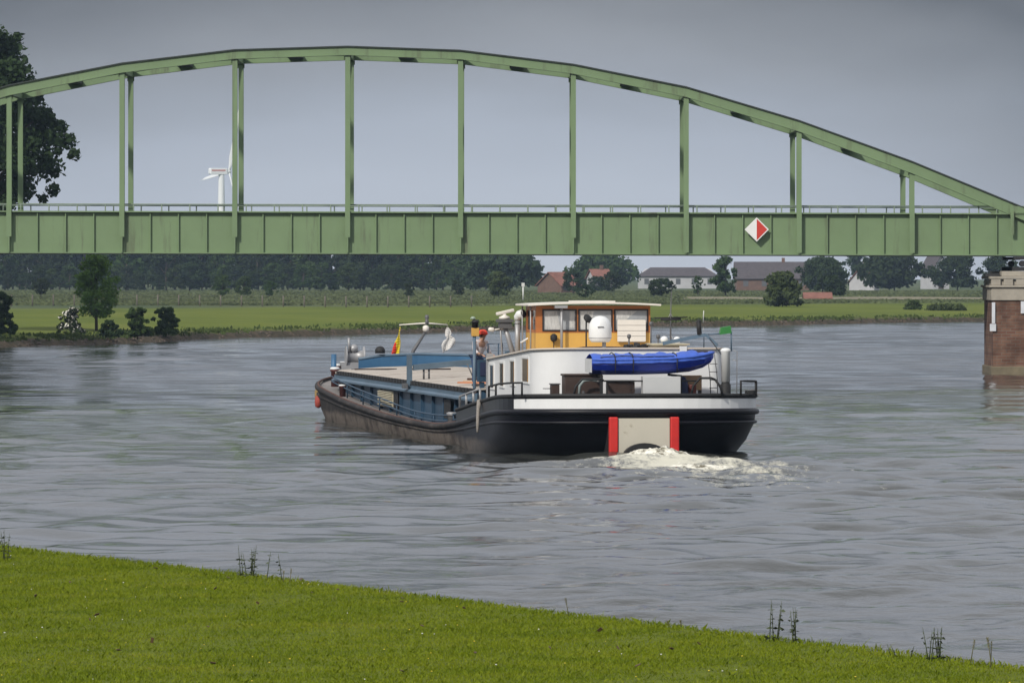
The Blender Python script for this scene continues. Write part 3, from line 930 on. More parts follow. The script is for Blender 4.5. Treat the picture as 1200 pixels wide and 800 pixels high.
weed(787, 9, 2, 'short grass stalks on the bank edge below the wake', 12, leafy=False)

# ------------------------------------------------------------------ fence on the meadow
M_POST = mat('weathered_post', (0.13, 0.115, 0.095), 0.9)
def fence():
    t = thing('wire_fence', 'long post and wire fence between mown meadow and rough pasture', 'fence', (0, 0, 0))
    pts = []
    px = -60
    while px < 560:
        D = 672 + 14*math.sin(px*0.01) + max(0, px-300)*0.06
        pts.append(on_land(px, D)); px += 24.5
    for p in pts:
        MB().tube([(p.x, p.y, p.z-0.2), (p.x, p.y, p.z+1.15)], 0.075, 6).build('post', M_POST, t)
    w = MB()
    for z in (0.45, 0.8, 1.1):
        w.tube([(p.x, p.y, p.z+z) for p in pts], 0.008, 4)
    w.build('wire', M_POST, t)
fence()
p = on_land(613, 800)
t = thing('marker_post', 'white river marker post standing above the wheelhouse roof', 'marker', p)
M_WHITEPOST = mat('white_post', (0.6, 0.6, 0.58), 0.6)
MB().tube([(0, 0, 0), (0, 0, 1.75)], 0.09, 8).build('pole', M_WHITEPOST, t)
MB().box((-0.19, -0.10, 1.75), (0.19, 0.10, 2.2)).build('board', M_WHITEPOST, t)
p = on_land(824, 573)
t = thing('bank_marker', 'thin pale stake on the water edge right of the antenna', 'marker', p)
MB().tube([(0, 0, -0.3), (0.05, 0, 0.75)], 0.04, 6).build('stake', M_WHITEPOST, t)

# ------------------------------------------------------------------ farm buildings
M_RTILE = mat('red_tiles', (0.20, 0.085, 0.062), 0.85, 0, 0.25, 1.5)
M_DTILE = mat('dark_tiles', (0.070, 0.060, 0.066), 0.85, 0, 0.25, 1.5)
M_WWALL = mat('white_wall', (0.42, 0.42, 0.44), 0.85, 0, 0.1, 0.6)
M_BWALL = mat('brick_wall_far', (0.14, 0.085, 0.065), 0.9, 0, 0.25, 1.0)
M_GLASS_FAR = mat('far_window', (0.10, 0.105, 0.115), 0.3)
M_DOORW = mat('barn_door', (0.07, 0.05, 0.04), 0.8)
def house(name, label, px0, px1, y_eave, y_ridge, y_base, D, wallm, roofm, rot=0.0, depth=8.0, gable_front=False, windows=4, hip=0.0, chimney=True):
    k = D/F
    w = (px1-px0)*k
    base = on_land((px0+px1)/2, D); base.z -= 0.05
    zb = CAM_H - (y_base-320)*k - base.z
    ze = CAM_H - (y_eave-320)*k - base.z; zr = CAM_H - (y_ridge-320)*k - base.z
    t = thing(name, label, 'building', base, rot)
    if gable_front:
        w, depth = depth, w
    a_, b_ = w/2, depth/2
    G = Matrix.Rotation(math.pi/2, 3, 'Z') if gable_front else Matrix.Identity(3)
    def T(v): return [G @ Vector(p) for p in v]
    wl_ = MB().add(T([(-a_,-b_,0),(a_,-b_,0),(a_,b_,0),(-a_,b_,0),(-a_,-b_,ze),(a_,-b_,ze),(a_,b_,ze),(-a_,b_,ze),(-a_+hip*0.5,0,zr-0.15),(a_-hip*0.5,0,zr-0.15)]),
                   [(0,1,5,4),(2,3,7,6),(1,2,6,9,5),(3,0,4,8,7),(4,5,9,8),(6,7,8,9),(3,2,1,0)])
    wl_.build('wall', wallm, t)
    o_ = 0.35
    rf = MB()
    s_ = (zr-ze)/b_
    A = [(-a_-o_,-b_-o_,ze-s_*o_),(a_+o_,-b_-o_,ze-s_*o_),(a_+o_-hip,0,zr),(-a_-o_+hip,0,zr),(a_+o_,b_+o_,ze-s_*o_),(-a_-o_,b_+o_,ze-s_*o_)]
    up = Vector((0,0,0.14))
    for q in ((0,1,2,3),(3,2,4,5)) + (((1,4,2),(5,0,3)) if hip else ()):
        lo = T([A[i] for i in q]); n_ = len(q)
        rf.add(lo + [p_+up for p_ in lo], [tuple(range(n_))[::-1], tuple(range(n_, 2*n_))] + [(i,(i+1)%n_,n_+(i+1)%n_,n_+i) for i in range(n_)])
    r_ = rf.build('roof', roofm, t)
    if chimney:
        MB().box((a_*0.3-0.3, -0.3, zr-0.4), (a_*0.3+0.3, 0.3, zr+0.9)).build('chimney', M_BWALL, r_)
    for i in range(windows):
        xx = -a_ + (i+0.5)*2*a_/windows
        f_ = MB().add(T([(xx-0.5,-b_-0.04,ze*0.35),(xx+0.5,-b_-0.04,ze*0.35),(xx+0.5,-b_-0.04,ze*0.8),(xx-0.5,-b_-0.04,ze*0.8),(xx-0.5,-b_+0.02,ze*0.35),(xx+0.5,-b_+0.02,ze*0.35),(xx+0.5,-b_+0.02,ze*0.8),(xx-0.5,-b_+0.02,ze*0.8)]),
                      [(0,1,2,3),(0,4,5,1),(1,5,6,2),(2,6,7,3),(3,7,4,0)]).build('window', M_GLASS_FAR, t)
    if gable_front:
        MB().add(T([(-a_-0.05,-0.6,0.1),(-a_-0.05,0.6,0.1),(-a_-0.05,0.6,2.0),(-a_-0.05,-0.6,2.0),(-a_+0.02,-0.6,0.1),(-a_+0.02,0.6,0.1),(-a_+0.02,0.6,2.0),(-a_+0.02,-0.6,2.0)]),
                 [(0,1,2,3),(0,4,5,1),(1,5,6,2),(2,6,7,3),(3,7,4,0)]).build('door', M_DOORW, t)
    return t
house('farmhouse', 'low brick house with a red tiled roof right of the wood', 641, 668, 334, 319.5, 345, 1120, M_BWALL, M_RTILE, rot=R(38), depth=6.5, windows=2, chimney=False)
fit_tree(231, 701, 30, 323, 344, M_LEAF_DARK, 'round_bush', 'dark bush before the house among the big domed tree', 'bush', D=1210, leaves=2500, trunk=0.02)
house('farmhouse', 'house whose red roof shows among the big domed tree', 692, 712, 326, 316, 342, 1300, M_WWALL, M_RTILE, rot=R(15), depth=6, windows=2)
house('barn', 'long white walled barn with a dark hipped roof', 748, 840, 323.5, 314, 338, 1450, M_WWALL, M_DTILE, depth=11, hip=3.0, windows=5, chimney=False)
house('barn', 'long dark barn with a high purple-grey roof', 862, 948, 326, 307.5, 342, 1300, M_BWALL, M_DTILE, depth=12, hip=0.0, windows=4, chimney=True)
house('farmhouse', 'small white house with a red roof between dark trees', 1006, 1020, 330, 312, 342, 1300, M_WWALL, M_RTILE, rot=R(60), depth=5.5, windows=2)
house('farmhouse', 'white gabled house between two dark round trees', 1085, 1106, 316, 299, 342, 1400, M_WWALL, M_DTILE, rot=R(20), depth=6.5, gable_front=True, windows=2)
house('shed', 'low shed with an orange roof right of the willow bush', 944, 972, 349, 343.5, 352, 860, M_BWALL, M_RTILE, depth=3, windows=2, chimney=False)

# ------------------------------------------------------------------ wind turbine
def turbine():
    D = 3300.0; k = D/F
    base = Vector(((259.5-600)*k, D, 1.2))
    hub_z = CAM_H + (320-201)*k
    t = thing('wind_turbine', 'white wind turbine far off behind the bridge posts', 'wind turbine', base)
    mw = mat('turbine_white', (0.78, 0.80, 0.80), 0.45, 0, 0.03)
    mr_ = mat('turbine_red_stripe', (0.55, 0.22, 0.18), 0.5)
    H = hub_z - base.z
    MB().lathe([(2.3, 0), (1.9, H*0.5), (1.45, H-1.6), (1.45, H-1.2)], n=20).build('tower', mw, t)
    # nacelle points to the right and slightly away; c = 0.41 is the rotor's foreshortening
    axis = Vector((math.sqrt(1-0.41**2), 0.41, 0)).normalized()
    side = Vector((-axis.y, axis.x, 0))
    up = Vector((0, 0, 1))
    C0 = Vector((0, 0, H))
    def ring(s, hw, hh): return [C0 + axis*s + side*a_*hw + up*(b_*hh) for a_, b_ in ((-1,-1),(1,-1),(1.0,1),(-1.0,1))]
    nc = MB().loft([ring(-6.6, 1.2, 1.0), ring(-6.2, 1.6, 1.6), ring(2.4, 1.6, 1.6), ring(3.2, 1.2, 1.3)], smooth=False).build('nacelle', mw, t, bevel=0.25)
    sb = MB()
    for sg in (-1, 1):
        q = [C0 + axis*s + side*sg*1.62 + up*z for s, z in ((-5.8, 0.1), (1.5, 0.1), (1.5, 0.85), (-5.8, 0.85))]
        sb.add(q + [p_ + side*sg*0.03 for p_ in q], [(0,1,2,3),(4,5,6,7),(0,1,5,4),(1,2,6,5),(2,3,7,6),(3,0,4,7)])
    sb.build('stripe', mr_, nc)
    hubc = C0 + axis*3.9
    hb_ = MB().lathe([(1.1, -1.0), (1.35, -0.2), (1.1, 0.7), (0.5, 1.3)], hubc, 16, axis=axis).build('hub', mw, t)
    L = 38.0
    for deg in (24, 144, 264):
        a_ = R(deg)
        d = (up*math.cos(a_) + side*(-math.sin(a_)) * (-1 if side.x < 0 else 1) * -1)
        sx = 1 if side.x > 0 else -1
        d = up*math.cos(a_) + side*sx*math.sin(a_)
        e = axis.cross(d)
        rings = []
        for f_, ch, th_ in ((0.0, 1.2, 1.0), (0.06, 1.5, 0.9), (0.2, 3.6, 0.7), (0.5, 2.5, 0.45), (0.85, 1.5, 0.25), (1.0, 0.4, 0.08)):
            c = hubc + d*(L*f_)
            tw = R(40*(1-f_) + 10)
            e2 = e*math.cos(tw) + axis*math.sin(tw); n2 = axis*math.cos(tw) - e*math.sin(tw)
            rings.append([c + e2*(ch*(math.cos(q)*0.5 + 0.2)) + n2*(th_*0.5*math.sin(q)) for q in [2*math.pi*i/10 for i in range(10)]])
        MB().loft(rings).build('blade', mw, t)
turbine()

# ------------------------------------------------------------------ bridge
DB, SC = 300.0, F/300.0
WID = 6.85
SL = -0.0025
XC = (407.5-600)/SC
PAN = 132.2/SC
def zs(x, z): return z + SL*(x - 0.0)
NODEX = [XC + PAN*d for d in range(-6, 7)]
ARCHZ = [14.87, 14.70, 14.08, 13.07, 11.56, 9.72, 7.62]
def nz_(i): 
    d = i-6
    return ARCHZ[abs(d)] + SL*(NODEX[i]-XC) 
M_GREEN = mat('bridge_green_paint', (0.168, 0.245, 0.128), 0.5, 0, 0.10, 0.35, bump=0.06, bscale=1.2, dirt=((0.105, 0.125, 0.075), 1.3, 0.55, (1.0, 1.0, 0.10)))
M_GREEN_DK = mat('bridge_dark_paint_and_shade', (0.030, 0.040, 0.035), 0.7, 0, 0.2)  # dark paint; on bracing blocks and girder underside it stands in for shade
M_STEEL_DK = mat('bearing_steel', (0.02, 0.02, 0.022), 0.6)
GT, GB = 7.34, 5.42
bridge = thing('railway_bridge', 'green steel tied arch bridge spanning the river', 'bridge', (0, DB, 0))
def girder(y, front):
    g = MB()
    x0, x1 = NODEX[0]-0.6, NODEX[-1]+22
    n_ = 24
    xs = np.linspace(x0, x1, n_+1)
    def slab(z0, z1, ya, yb, mi=0):
        rings = [[(x_, ya, zs(x_, z0)), (x_, yb, zs(x_, z0)), (x_, yb, zs(x_, z1)), (x_, ya, zs(x_, z1))] for x_ in xs]
        g.loft(rings, mi=mi, smooth=False)
    slab(GB+0.05, GT-0.06, y-0.02, y+0.02)
    slab(GT-0.06, GT, y-0.22, y+0.22)
    slab(GB+0.002, GB+0.05, y-0.22, y+0.22)
    slab(GB-0.03, GB-0.001, y-0.24, y+0.24, 1)  # dark strip below the bottom flange: underside shade put into the colour
    k = 0
    x_ = x0 + 0.2
    xx = NODEX[0]
    while xx < x1:
        for sd in (-1, 1):
            ya, yb = sorted((y + sd*0.022, y + sd*0.14))
            g.box((xx-0.022, ya, zs(xx, GB+0.052)), (xx+0.022, yb, zs(xx, GT-0.062)))
        xx += PAN/4
    # splice plates and small horizontal stiffeners
    for i in range(0, 12):
        xx = NODEX[i] + PAN*0.5
        yy = y-0.026 if front else y+0.026
        g.box((xx-0.30, min(y, yy), zs(xx, GB+0.35)), (xx+0.30, max(y, yy), zs(xx, GT-0.35)))
    return g.build('girder', [M_GREEN, M_GREEN_DK], bridge)
def arch(y):
    g = MB()
    def rect(x_, z, dz, hw): return [(x_, y-hw, z-dz), (x_, y+hw, z-dz), (x_, y+hw, z), (x_, y-hw, z)]
    rings, rtop, rlip = [], [], []
    for i in range(13):
        x_, z = NODEX[i], nz_(i)
        dep = [0.40, 0.41, 0.43, 0.46, 0.50, 0.54, 0.58][abs(i-6)]
        rings.append(rect(x_, z-0.06, dep-0.06, 0.19))
        rtop.append(rect(x_, z, 0.057, 0.27))
        rlip.append(rect(x_, z-0.06-dep+0.06-0.002, 0.03, 0.24))
    g.loft(rings, smooth=False); g.loft(rtop, smooth=False, mi=1); g.loft(rlip, smooth=False)
    return g.build('arch', [M_GREEN, M_GREEN_DK], bridge)
arch(0.0); arch(WID)
girder(0.0, True); girder(WID, False)
def hanger(i, y, front):
    x_ = NODEX[i]
    h = MB()
    zt = nz_(i) - 0.45
    zb = zs(x_, GT)
    w = 0.115
    h.box((x_-w, y-0.15, zb+0.001), (x_+w, y-0.125, zt))
    h.box((x_-w, y+0.125, zb+0.001), (x_+w, y+0.15, zt))
    h.box((x_-0.012, y-0.124, zb+0.001), (x_+0.012, y+0.124, zt))
    # gusset under the arch
    h.box((x_-0.16, y-0.012, zt-0.2), (x_-0.013, y+0.012, zt+0.0))
    h.box((x_+0.013, y-0.012, zt-0.2), (x_+0.16, y+0.012, zt+0.0))
    sgn = -1 if front else 1
    low = GB+0.75 if i < 9 else GB+0.1
    ya, yb = sorted((y+sgn*0.225, y+sgn*0.30))
    h.box((x_-w, ya, zs(x_, low)), (x_+w, yb, zb+0.25))
    h.box((x_-0.03, ya+0.01, zs(x_, GB+0.06)), (x_+0.03, yb-0.01, zs(x_, low)-0.002))
    h.build('hanger', M_GREEN, bridge)
for i in range(1, 12):
    hanger(i, 0.0, True); hanger(i, WID, False)
# arch bracing between the two arches
br = MB()
for i in range(1, 11):
    xa, za, xb, zb = NODEX[i], nz_(i)-0.2, NODEX[i+1], nz_(i+1)-0.2
    xm, zm = (xa+xb)/2, (za+zb)/2
    br.box((xm-0.34, 0.2, zm-0.10), (xm+0.34, WID-0.2, zm+0.06), 1)  # strut blocks coloured dark to imitate the shade beneath them
    for (p_, q_) in (((xa, 0.2, za), (xm, WID/2, zm)), ((xb, 0.2, zb), (xm, WID/2, zm)), ((xa, WID-0.2, za), (xm, WID/2, zm)), ((xb, WID-0.2, zb), (xm, WID/2, zm))):
        br.bar(p_, q_, 0.14, 0.12)
for i in range(2, 11):
    br.box((NODEX[i]-0.12, 0.2, nz_(i)-0.46), (NODEX[i]+0.12, WID-0.2, nz_(i)-0.12))
br.build('arch_bracing', [M_GREEN, M_GREEN_DK], bridge)
# deck with cross girders and rails
dk = MB()
for i in range(0, 12):
    for f_ in (0, 0.5):
        x_ = NODEX[i] + PAN*f_
        dk.box((x_-0.12, 0.05, zs(x_, GB+0.1)), (x_+0.12, WID-0.05, zs(x_, GB+0.8)))
rings = [[(x_, 0.3, zs(x_, GB+0.81)), (x_, WID-0.3, zs(x_, GB+0.81)), (x_, WID-0.3, zs(x_, GB+0.95)), (x_, 0.3, zs(x_, GB+0.95))] for x_ in (NODEX[0], NODEX[-1]+22)]
dk.loft(rings, smooth=False)
dk.build('deck', M_GREEN_DK, bridge)
rl = MB()
for y in (0.30, WID-0.30):
    x0, x1 = NODEX[0], NODEX[-1]+21
    for z in (0.31,):
        rl.tube([(x0, y, zs(x0, GT+z)), (x1, y, zs(x1, GT+z))], 0.028, 6)
    xx = x0 + 0.5
    while xx < x1:
        rl.tube([(xx, y, zs(xx, GB+0.96)), (xx, y, zs(xx, GT+0.31))], 0.03, 6); xx += PAN/4
rl.build('railing', mat('railing_grey_green', (0.17, 0.22, 0.17), 0.6), bridge)
# end portal pieces where the arch meets the girder
for y in (0.0, WID):
    for i in (0, 12):
        x_ = NODEX[i]
        ep = MB()
        ep.box((x_-0.7, y-0.26, zs(x_, GT+0.003)), (x_+0.7, y+0.26, zs(x_, GT+0.32)))
        ep.box((x_-0.66, y-0.30, zs(x_, GB+0.95)), (x_-0.50, y-0.225, zs(x_, GT+0.1)))
        ep.build('arch_foot', M_GREEN, bridge)
for y in (0.0, WID):
    for i in (0, 12):
        x_ = NODEX[i]
        be = MB()
        be.box((x_-0.5, y-0.3, GB-0.24), (x_+0.3, y+0.3, GB-0.11))
        be.lathe([(0.14, -0.35), (0.14, 0.35)], (x_-0.1, y, GB-0.42), 14, axis=(0, 1, 0))
        be.box((x_-0.55, y-0.35, GB-0.75), (x_+0.35, y+0.35, GB-0.57))
        be.build('bearing', M_STEEL_DK, bridge)

# the red and white diamond hanging on the girder
sx = (886.5-600)/SC; szc = CAM_H + (320-269)/SC
sign = thing('navigation_sign', 'diamond shaped sign, half white and half red, on the bridge girder', 'sign', (sx, DB-0.33, szc))
hh = 14.2/SC
def diamond(pts, y0, y1):
    n_ = len(pts)
    return MB().add([(x_, y0, z_) for x_, z_ in pts] + [(x_, y1, z_) for x_, z_ in pts], [tuple(range(n_)), tuple(range(n_, 2*n_))[::-1]] + [(i, (i+1) % n_, n_+(i+1) % n_, n_+i) for i in range(n_)])
M_SW = mat('sign_white', (0.78, 0.78, 0.77), 0.5, 0, 0.04); M_SR = mat('sign_red', (0.55, 0.045, 0.03), 0.5, 0, 0.06)
diamond([(0, -hh), (hh, 0), (0, hh), (-hh, 0)], 0.0, 0.03).build('backing', M_SW, sign)
g_ = 0.055
diamond([(-0.0, -hh+g_*1.2), (0.0, hh-g_*1.2), (-hh+g_*1.3, 0)], -0.006, -0.002).build('white_half', M_SW, sign)
diamond([(0.0, -hh+g_*1.2), (hh-g_*1.3, 0), (0.0, hh-g_*1.2)], -0.006, -0.002).build('red_half', M_SR, sign)
MB().box((-0.05, 0.031, -0.5), (0.05, 0.10, 0.5)).box((-0.5, 0.031, -0.05), (-0.06, 0.10, 0.05)).build('bracket', M_GREEN, sign)

# ------------------------------------------------------------------ piers
def brick_material():
    m = bpy.data.materials.new('pier_brick'); m.use_nodes = True
    n, l = m.node_tree.nodes, m.node_tree.links
    b = n['Principled BSDF']; b.inputs['Roughness'].default_value = 0.9
    t = n.new('ShaderNodeTexCoord'); mpn = n.new('ShaderNodeMapping'); mpn.inputs['Rotation'].default_value = (R(90), 0, 0)
    l.new(t.outputs['Object'], mpn.inputs[0])
    bk = n.new('ShaderNodeTexBrick')
    bk.inputs['Scale'].default_value = 1.0; bk.inputs['Brick Width'].default_value = 0.42; bk.inputs['Row Height'].default_value = 0.14; bk.inputs['Mortar Size'].default_value = 0.012
    bk.inputs['Color1'].default_value = (0.15, 0.070, 0.045, 1); bk.inputs['Color2'].default_value = (0.215, 0.115, 0.075, 1); bk.inputs['Mortar'].default_value = (0.17, 0.14, 0.115, 1)
    l.new(mpn.outputs[0], bk.inputs['Vector'])
    no = n.new('ShaderNodeTexNoise'); no.inputs['Scale'].default_value = 1.4; no.inputs['Detail'].default_value = 7; l.new(t.outputs['Object'], no.inputs['Vector'])
    r = n.new('ShaderNodeValToRGB'); r.color_ramp.elements[0].position = 0.35; r.color_ramp.elements[0].color = (0.42, 0.38, 0.36, 1); r.color_ramp.elements[1].position = 0.62
    l.new(no.outputs['Fac'], r.inputs[0])
    x = n.new('ShaderNodeMix'); x.data_type = 'RGBA'; x.blend_type = 'MULTIPLY'; x.inputs[0].default_value = 0.9
    l.new(bk.outputs['Color'], x.inputs[6]); l.new(r.outputs[0], x.inputs[7]); l.new(x.outputs[2], b.inputs['Base Color'])
    bp = n.new('ShaderNodeBump'); bp.inputs['Strength'].default_value = 0.5; bp.inputs['Distance'].default_value = 0.03
    l.new(bk.outputs['Fac'], bp.inputs['Height']); bp.invert = True; l.new(bp.outputs[0], b.inputs['Normal'])
    return m
M_BRICK = brick_material()
M_CAP = mat('pier_sandstone', (0.34, 0.31, 0.26), 0.9, 0, 0.2, 1.5, bump=0.2, bscale=6, dirt=((0.10, 0.09, 0.075), 1.2, 0.58, (1, 1, 0.4)))
M_WETSTONE = mat('pier_wet_stone', (0.15, 0.125, 0.08), 0.8, 0, 0.3, 1.5)
M_PLAQUE = mat('plaque_white', (0.6, 0.62, 0.66), 0.5)
def pier(x, label, extras):
    t = thing('bridge_pier', label, 'bridge pier', (x, 299.0, 0))
    def plan(e): return [(-e, -e), (4.6+e, -e), (4.6+e, 8.2+e), (1.3, 8.2+e), (-e, 5.6)]
    MB().prism(plan(-0.03), -1.5, 3.33).build('brick_shaft', M_BRICK, t, bevel=0.03)
    MB().prism(plan(0.06), -1.5, 0.36).build('base_course', M_WETSTONE, t, bevel=0.03)
    MB().prism(plan(0.05), 3.332, 3.92).build('stone_band', M_CAP, t, bevel=0.03)
    c = MB().prism(plan(0.14), 3.922, 4.02)
    k_ = 0
    xx = -0.05
    while xx < 4.5:
        c.box((xx, -0.08, 4.021), (xx+0.42, 0.3, 4.30)); xx += 0.56
    c.prism([(0.02, 0.05), (4.5, 0.05), (4.5, 8.0), (1.2, 8.0), (0.02, 5.5)], 4.021, 4.28)
    c.prism(plan(0.10), 4.302, 4.42)
    c.build('cornice', M_CAP, t, bevel=0.02)
    MB().box((0.45, 0.3, 4.422), (4.2, 7.9, 4.66)).build('bearing_plinth', M_CAP, t, bevel=0.02)
    MB().box((-0.22, 1.0, 4.422), (0.40, 2.2, 4.56)).build('drain_slab', M_STEEL_DK, t)
    if extras:
        gb = MB().box((-0.03, -0.0655, 2.3), (0.12, -0.0355, 3.25)).box((-0.12, -0.07, 1.95), (0.16, -0.036, 2.28))
        gb.build('gauge_board', M_PLAQUE, t)
        MB().box((1.28, -0.06, 2.75), (2.1, -0.034, 3.3)).build('plaque', M_PLAQUE, t)
    return t
pier(21.72, 'brick river pier with a pale sandstone cap under the bridge', True)
pier(42.5, 'second brick pier beyond the right picture edge', False)
ab = thing('bridge_abutment', 'stone abutment under the left bridge end', 'abutment', (NODEX[0], DB, 0))
MB().box((-4.5, -1.2, -1), (1.2, 8.2, 4.66)).build('stone_block', M_CAP, ab, bevel=0.05)

# ------------------------------------------------------------------ the barge
M_HULLBLACK = None
def hull_material():
    m = bpy.data.materials.new('hull_paint'); m.use_nodes = True
    n, l = m.node_tree.nodes, m.node_tree.links
    b = n['Principled BSDF']
    t = n.new('ShaderNodeTexCoord'); sp = n.new('ShaderNodeSeparateXYZ'); l.new(t.outputs['Object'], sp.inputs[0])
    def noise(sc_, det, st):
        mpn = n.new('ShaderNodeMapping'); mpn.inputs['Scale'].default_value = st; l.new(t.outputs['Object'], mpn.inputs[0])
        k = n.new('ShaderNodeTexNoise'); k.inputs['Scale'].default_value = sc_; k.inputs['Detail'].default_value = det; k.inputs['Roughness'].default_value = 0.7
        l.new(mpn.outputs[0], k.inputs['Vector']); return k.outputs['Fac']
    def madd(a_, k_, c_):
        x = n.new('ShaderNodeMath'); x.operation = 'MULTIPLY_ADD'; l.new(a_, x.inputs[0]); x.inputs[1].default_value = k_
        if isinstance(c_, (int, float)): x.inputs[2].default_value = c_
        else: l.new(c_, x.inputs[2])
        return x.outputs[0]
    def step(v, lo, hi):
        x = n.new('ShaderNodeMapRange'); x.clamp = True; x.inputs['From Min'].default_value = lo; x.inputs['From Max'].default_value = hi; l.new(v, x.inputs['Value']); return x.outputs[0]
    def ramp(f, cols):
        r = n.new('ShaderNodeValToRGB')
        while len(r.color_ramp.elements) < len(cols): r.color_ramp.elements.new(0.5)
        for e, (p, c) in zip(r.color_ramp.elements, cols): e.position = p; e.color = (*c, 1)
        l.new(f, r.inputs[0]); return r.outputs[0]
    def mix(f, a_, b_):
        x = n.new('ShaderNodeMix'); x.data_type = 'RGBA'; l.new(f, x.inputs[0]); l.new(a_, x.inputs[6]); l.new(b_, x.inputs[7]); return x.outputs[2]
    worn = ramp(noise(1.2, 8, (1, 0.35, 0.5)), [(0.34, (0.012, 0.010, 0.010)), (0.5, (0.024, 0.020, 0.019)), (0.63, (0.075, 0.063, 0.057)), (0.75, (0.040, 0.024, 0.019))])
    black = ramp(noise(0.7, 6, (1, 1, 0.4)), [(0.3, (0.003, 0.003, 0.006)), (0.7, (0.006, 0.006, 0.011))])
    where = madd(noise(0.5, 5, (1, 1, 1.5)), 6.0, sp.outputs['Y'])
    base = mix(step(where, 11.0, 16.0), black, worn)
    mud = ramp(noise(2.0, 6, (1, 0.3, 0.3)), [(0.36, (0.045, 0.036, 0.030)), (0.52, (0.15, 0.125, 0.105)), (0.66, (0.040, 0.030, 0.025))])
    band = madd(noise(1.5, 6, (1, 0.5, 0.6)), 0.45, sp.outputs['Z'])
    # a scum line near the water, from 2 m forward of the stern
    lo = n.new('ShaderNodeMath'); lo.operation = 'MULTIPLY'
    inv = n.new('ShaderNodeMath'); inv.operation = 'SUBTRACT'; inv.inputs[0].default_value = 1.0; l.new(step(band, 0.46, 0.60), inv.inputs[1])
    l.new(inv.outputs[0], lo.inputs[0]); l.new(step(madd(noise(0.8, 4, (1, 1, 1)), 5, sp.outputs['Y']), 6.0, 12.0), lo.inputs[1])
    l.new(mix(lo.outputs[0], base, mud), b.inputs['Base Color'])
    l.new(madd(step(where, 11.0, 16.0), 0.30, 0.45), b.inputs['Roughness'])
    b.inputs['Specular IOR Level'].default_value = 0.3
    bp = n.new('ShaderNodeBump'); bp.inputs['Strength'].default_value = 0.25; bp.inputs['Distance'].default_value = 0.04
    l.new(noise(1.1, 3, (1, 1, 1)), bp.inputs['Height']); l.new(bp.outputs[0], b.inputs['Normal'])
    return m
M_HULL = hull_material()
M_BLACK = mat('black_gloss_paint', (0.008, 0.008, 0.011), 0.35, 0, 0.3, 2, dirt=((0.22, 0.21, 0.2), 3.0, 0.68, (1, 1, 4)))
M_BLACKM = mat('black_matt', (0.012, 0.012, 0.013), 0.7)
M_WHITE = mat('barge_white_paint', (0.74, 0.75, 0.76), 0.4, 0, 0.04, 1.5, dirt=((0.42, 0.38, 0.33), 1.2, 0.68, (3, 3, 0.35)))
M_WHITE2 = mat('plain_white_paint', (0.72, 0.73, 0.73), 0.4, 0, 0.05)
M_DECK = mat('deck_grey', (0.20, 0.185, 0.18), 0.85, 0, 0.25, 1.0, dirt=((0.11, 0.07, 0.055), 1.6, 0.6, (1, 0.5, 1)))
M_BLUE = mat('barge_blue_paint', (0.020, 0.055, 0.100), 0.5, 0, 0.3, 0.8, dirt=((0.045, 0.05, 0.055), 2.2, 0.58, (1, 0.5, 0.5)))
M_BLUEL = mat('barge_pale_blue_paint', (0.080, 0.130, 0.185), 0.5, 0, 0.2, 1.2, dirt=((0.10, 0.085, 0.075), 2.5, 0.62, (1, 1, 1)))
M_GANTRY = mat('gantry_grey_blue', (0.085, 0.125, 0.165), 0.5, 0, 0.2, 2)
M_BLUEB = mat('breakwater_blue_paint', (0.038, 0.125, 0.245), 0.5, 0, 0.15, 1.5)
M_HATCH = mat('hatch_beige', (0.42, 0.375, 0.33), 0.8, 0, 0.12, 0.7, dirt=((0.27, 0.22, 0.19), 0.9, 0.57, (1, 0.35, 1)))
M_RUST = mat('rust_brown', (0.085, 0.040, 0.030), 0.85, 0, 0.35, 5)
M_BOLL = mat('bollard_oxblood', (0.10, 0.028, 0.024), 0.6, 0, 0.3, 6)
M_RED = mat('signal_red', (0.55, 0.022, 0.018), 0.45, 0, 0.12, 3)
M_PLATE = mat('skeg_plate_beige', (0.52, 0.49, 0.41), 0.6, 0, 0.05, 1.2, dirt=((0.16, 0.115, 0.05), 2.2, 0.60, (1, 1, 0.9)))
M_OCHRE = mat('wheelhouse_ochre', (0.60, 0.345, 0.075), 0.5, 0, 0.06, 1.5)
M_ORANGE = mat('wheelhouse_orange_wood', (0.40, 0.135, 0.032), 0.45, 0, 0.12, 3, stretch=(1, 1, 3))
M_WOODDK = mat('dark_brown_wood', (0.045, 0.026, 0.020), 0.6, 0, 0.25, 5)
M_CURTAIN = mat('window_curtain', (0.50, 0.50, 0.49), 0.85, 0, 0.3, 2.5, stretch=(5, 5, 1.2))
M_ROOFW = mat('wheelhouse_roof_cream', (0.72, 0.68, 0.62), 0.5, 0, 0.05)
M_GREY = mat('galvanised_grey', (0.34, 0.34, 0.35), 0.45, 0.3, 0.1, 4)
M_GREYD = mat('dark_grey_steel', (0.10, 0.10, 0.105), 0.5)
M_LOUV = mat('louvre_cream', (0.48, 0.44, 0.33), 0.6, 0, 0.08)
M_NAVY = mat('navy_cover', (0.014, 0.020, 0.060), 0.8, 0, 0.2)
M_PANEL = mat('locker_pale_grey', (0.50, 0.51, 0.52), 0.45, 0, 0.03)
M_ROPE = mat('hawser', (0.24, 0.22, 0.20), 0.95, 0, 0.25, 20)

def glass(name, c=(0.035, 0.04, 0.045)):
    m = mat(name, c, 0.06, 0, 0.1, 2, spec=0.6)
    return m
M_GLASS = glass('cabin_glass')

barge = thing('cargo_barge', 'black and blue cargo barge with white deckhouse heading upriver', 'barge', BO, TH)

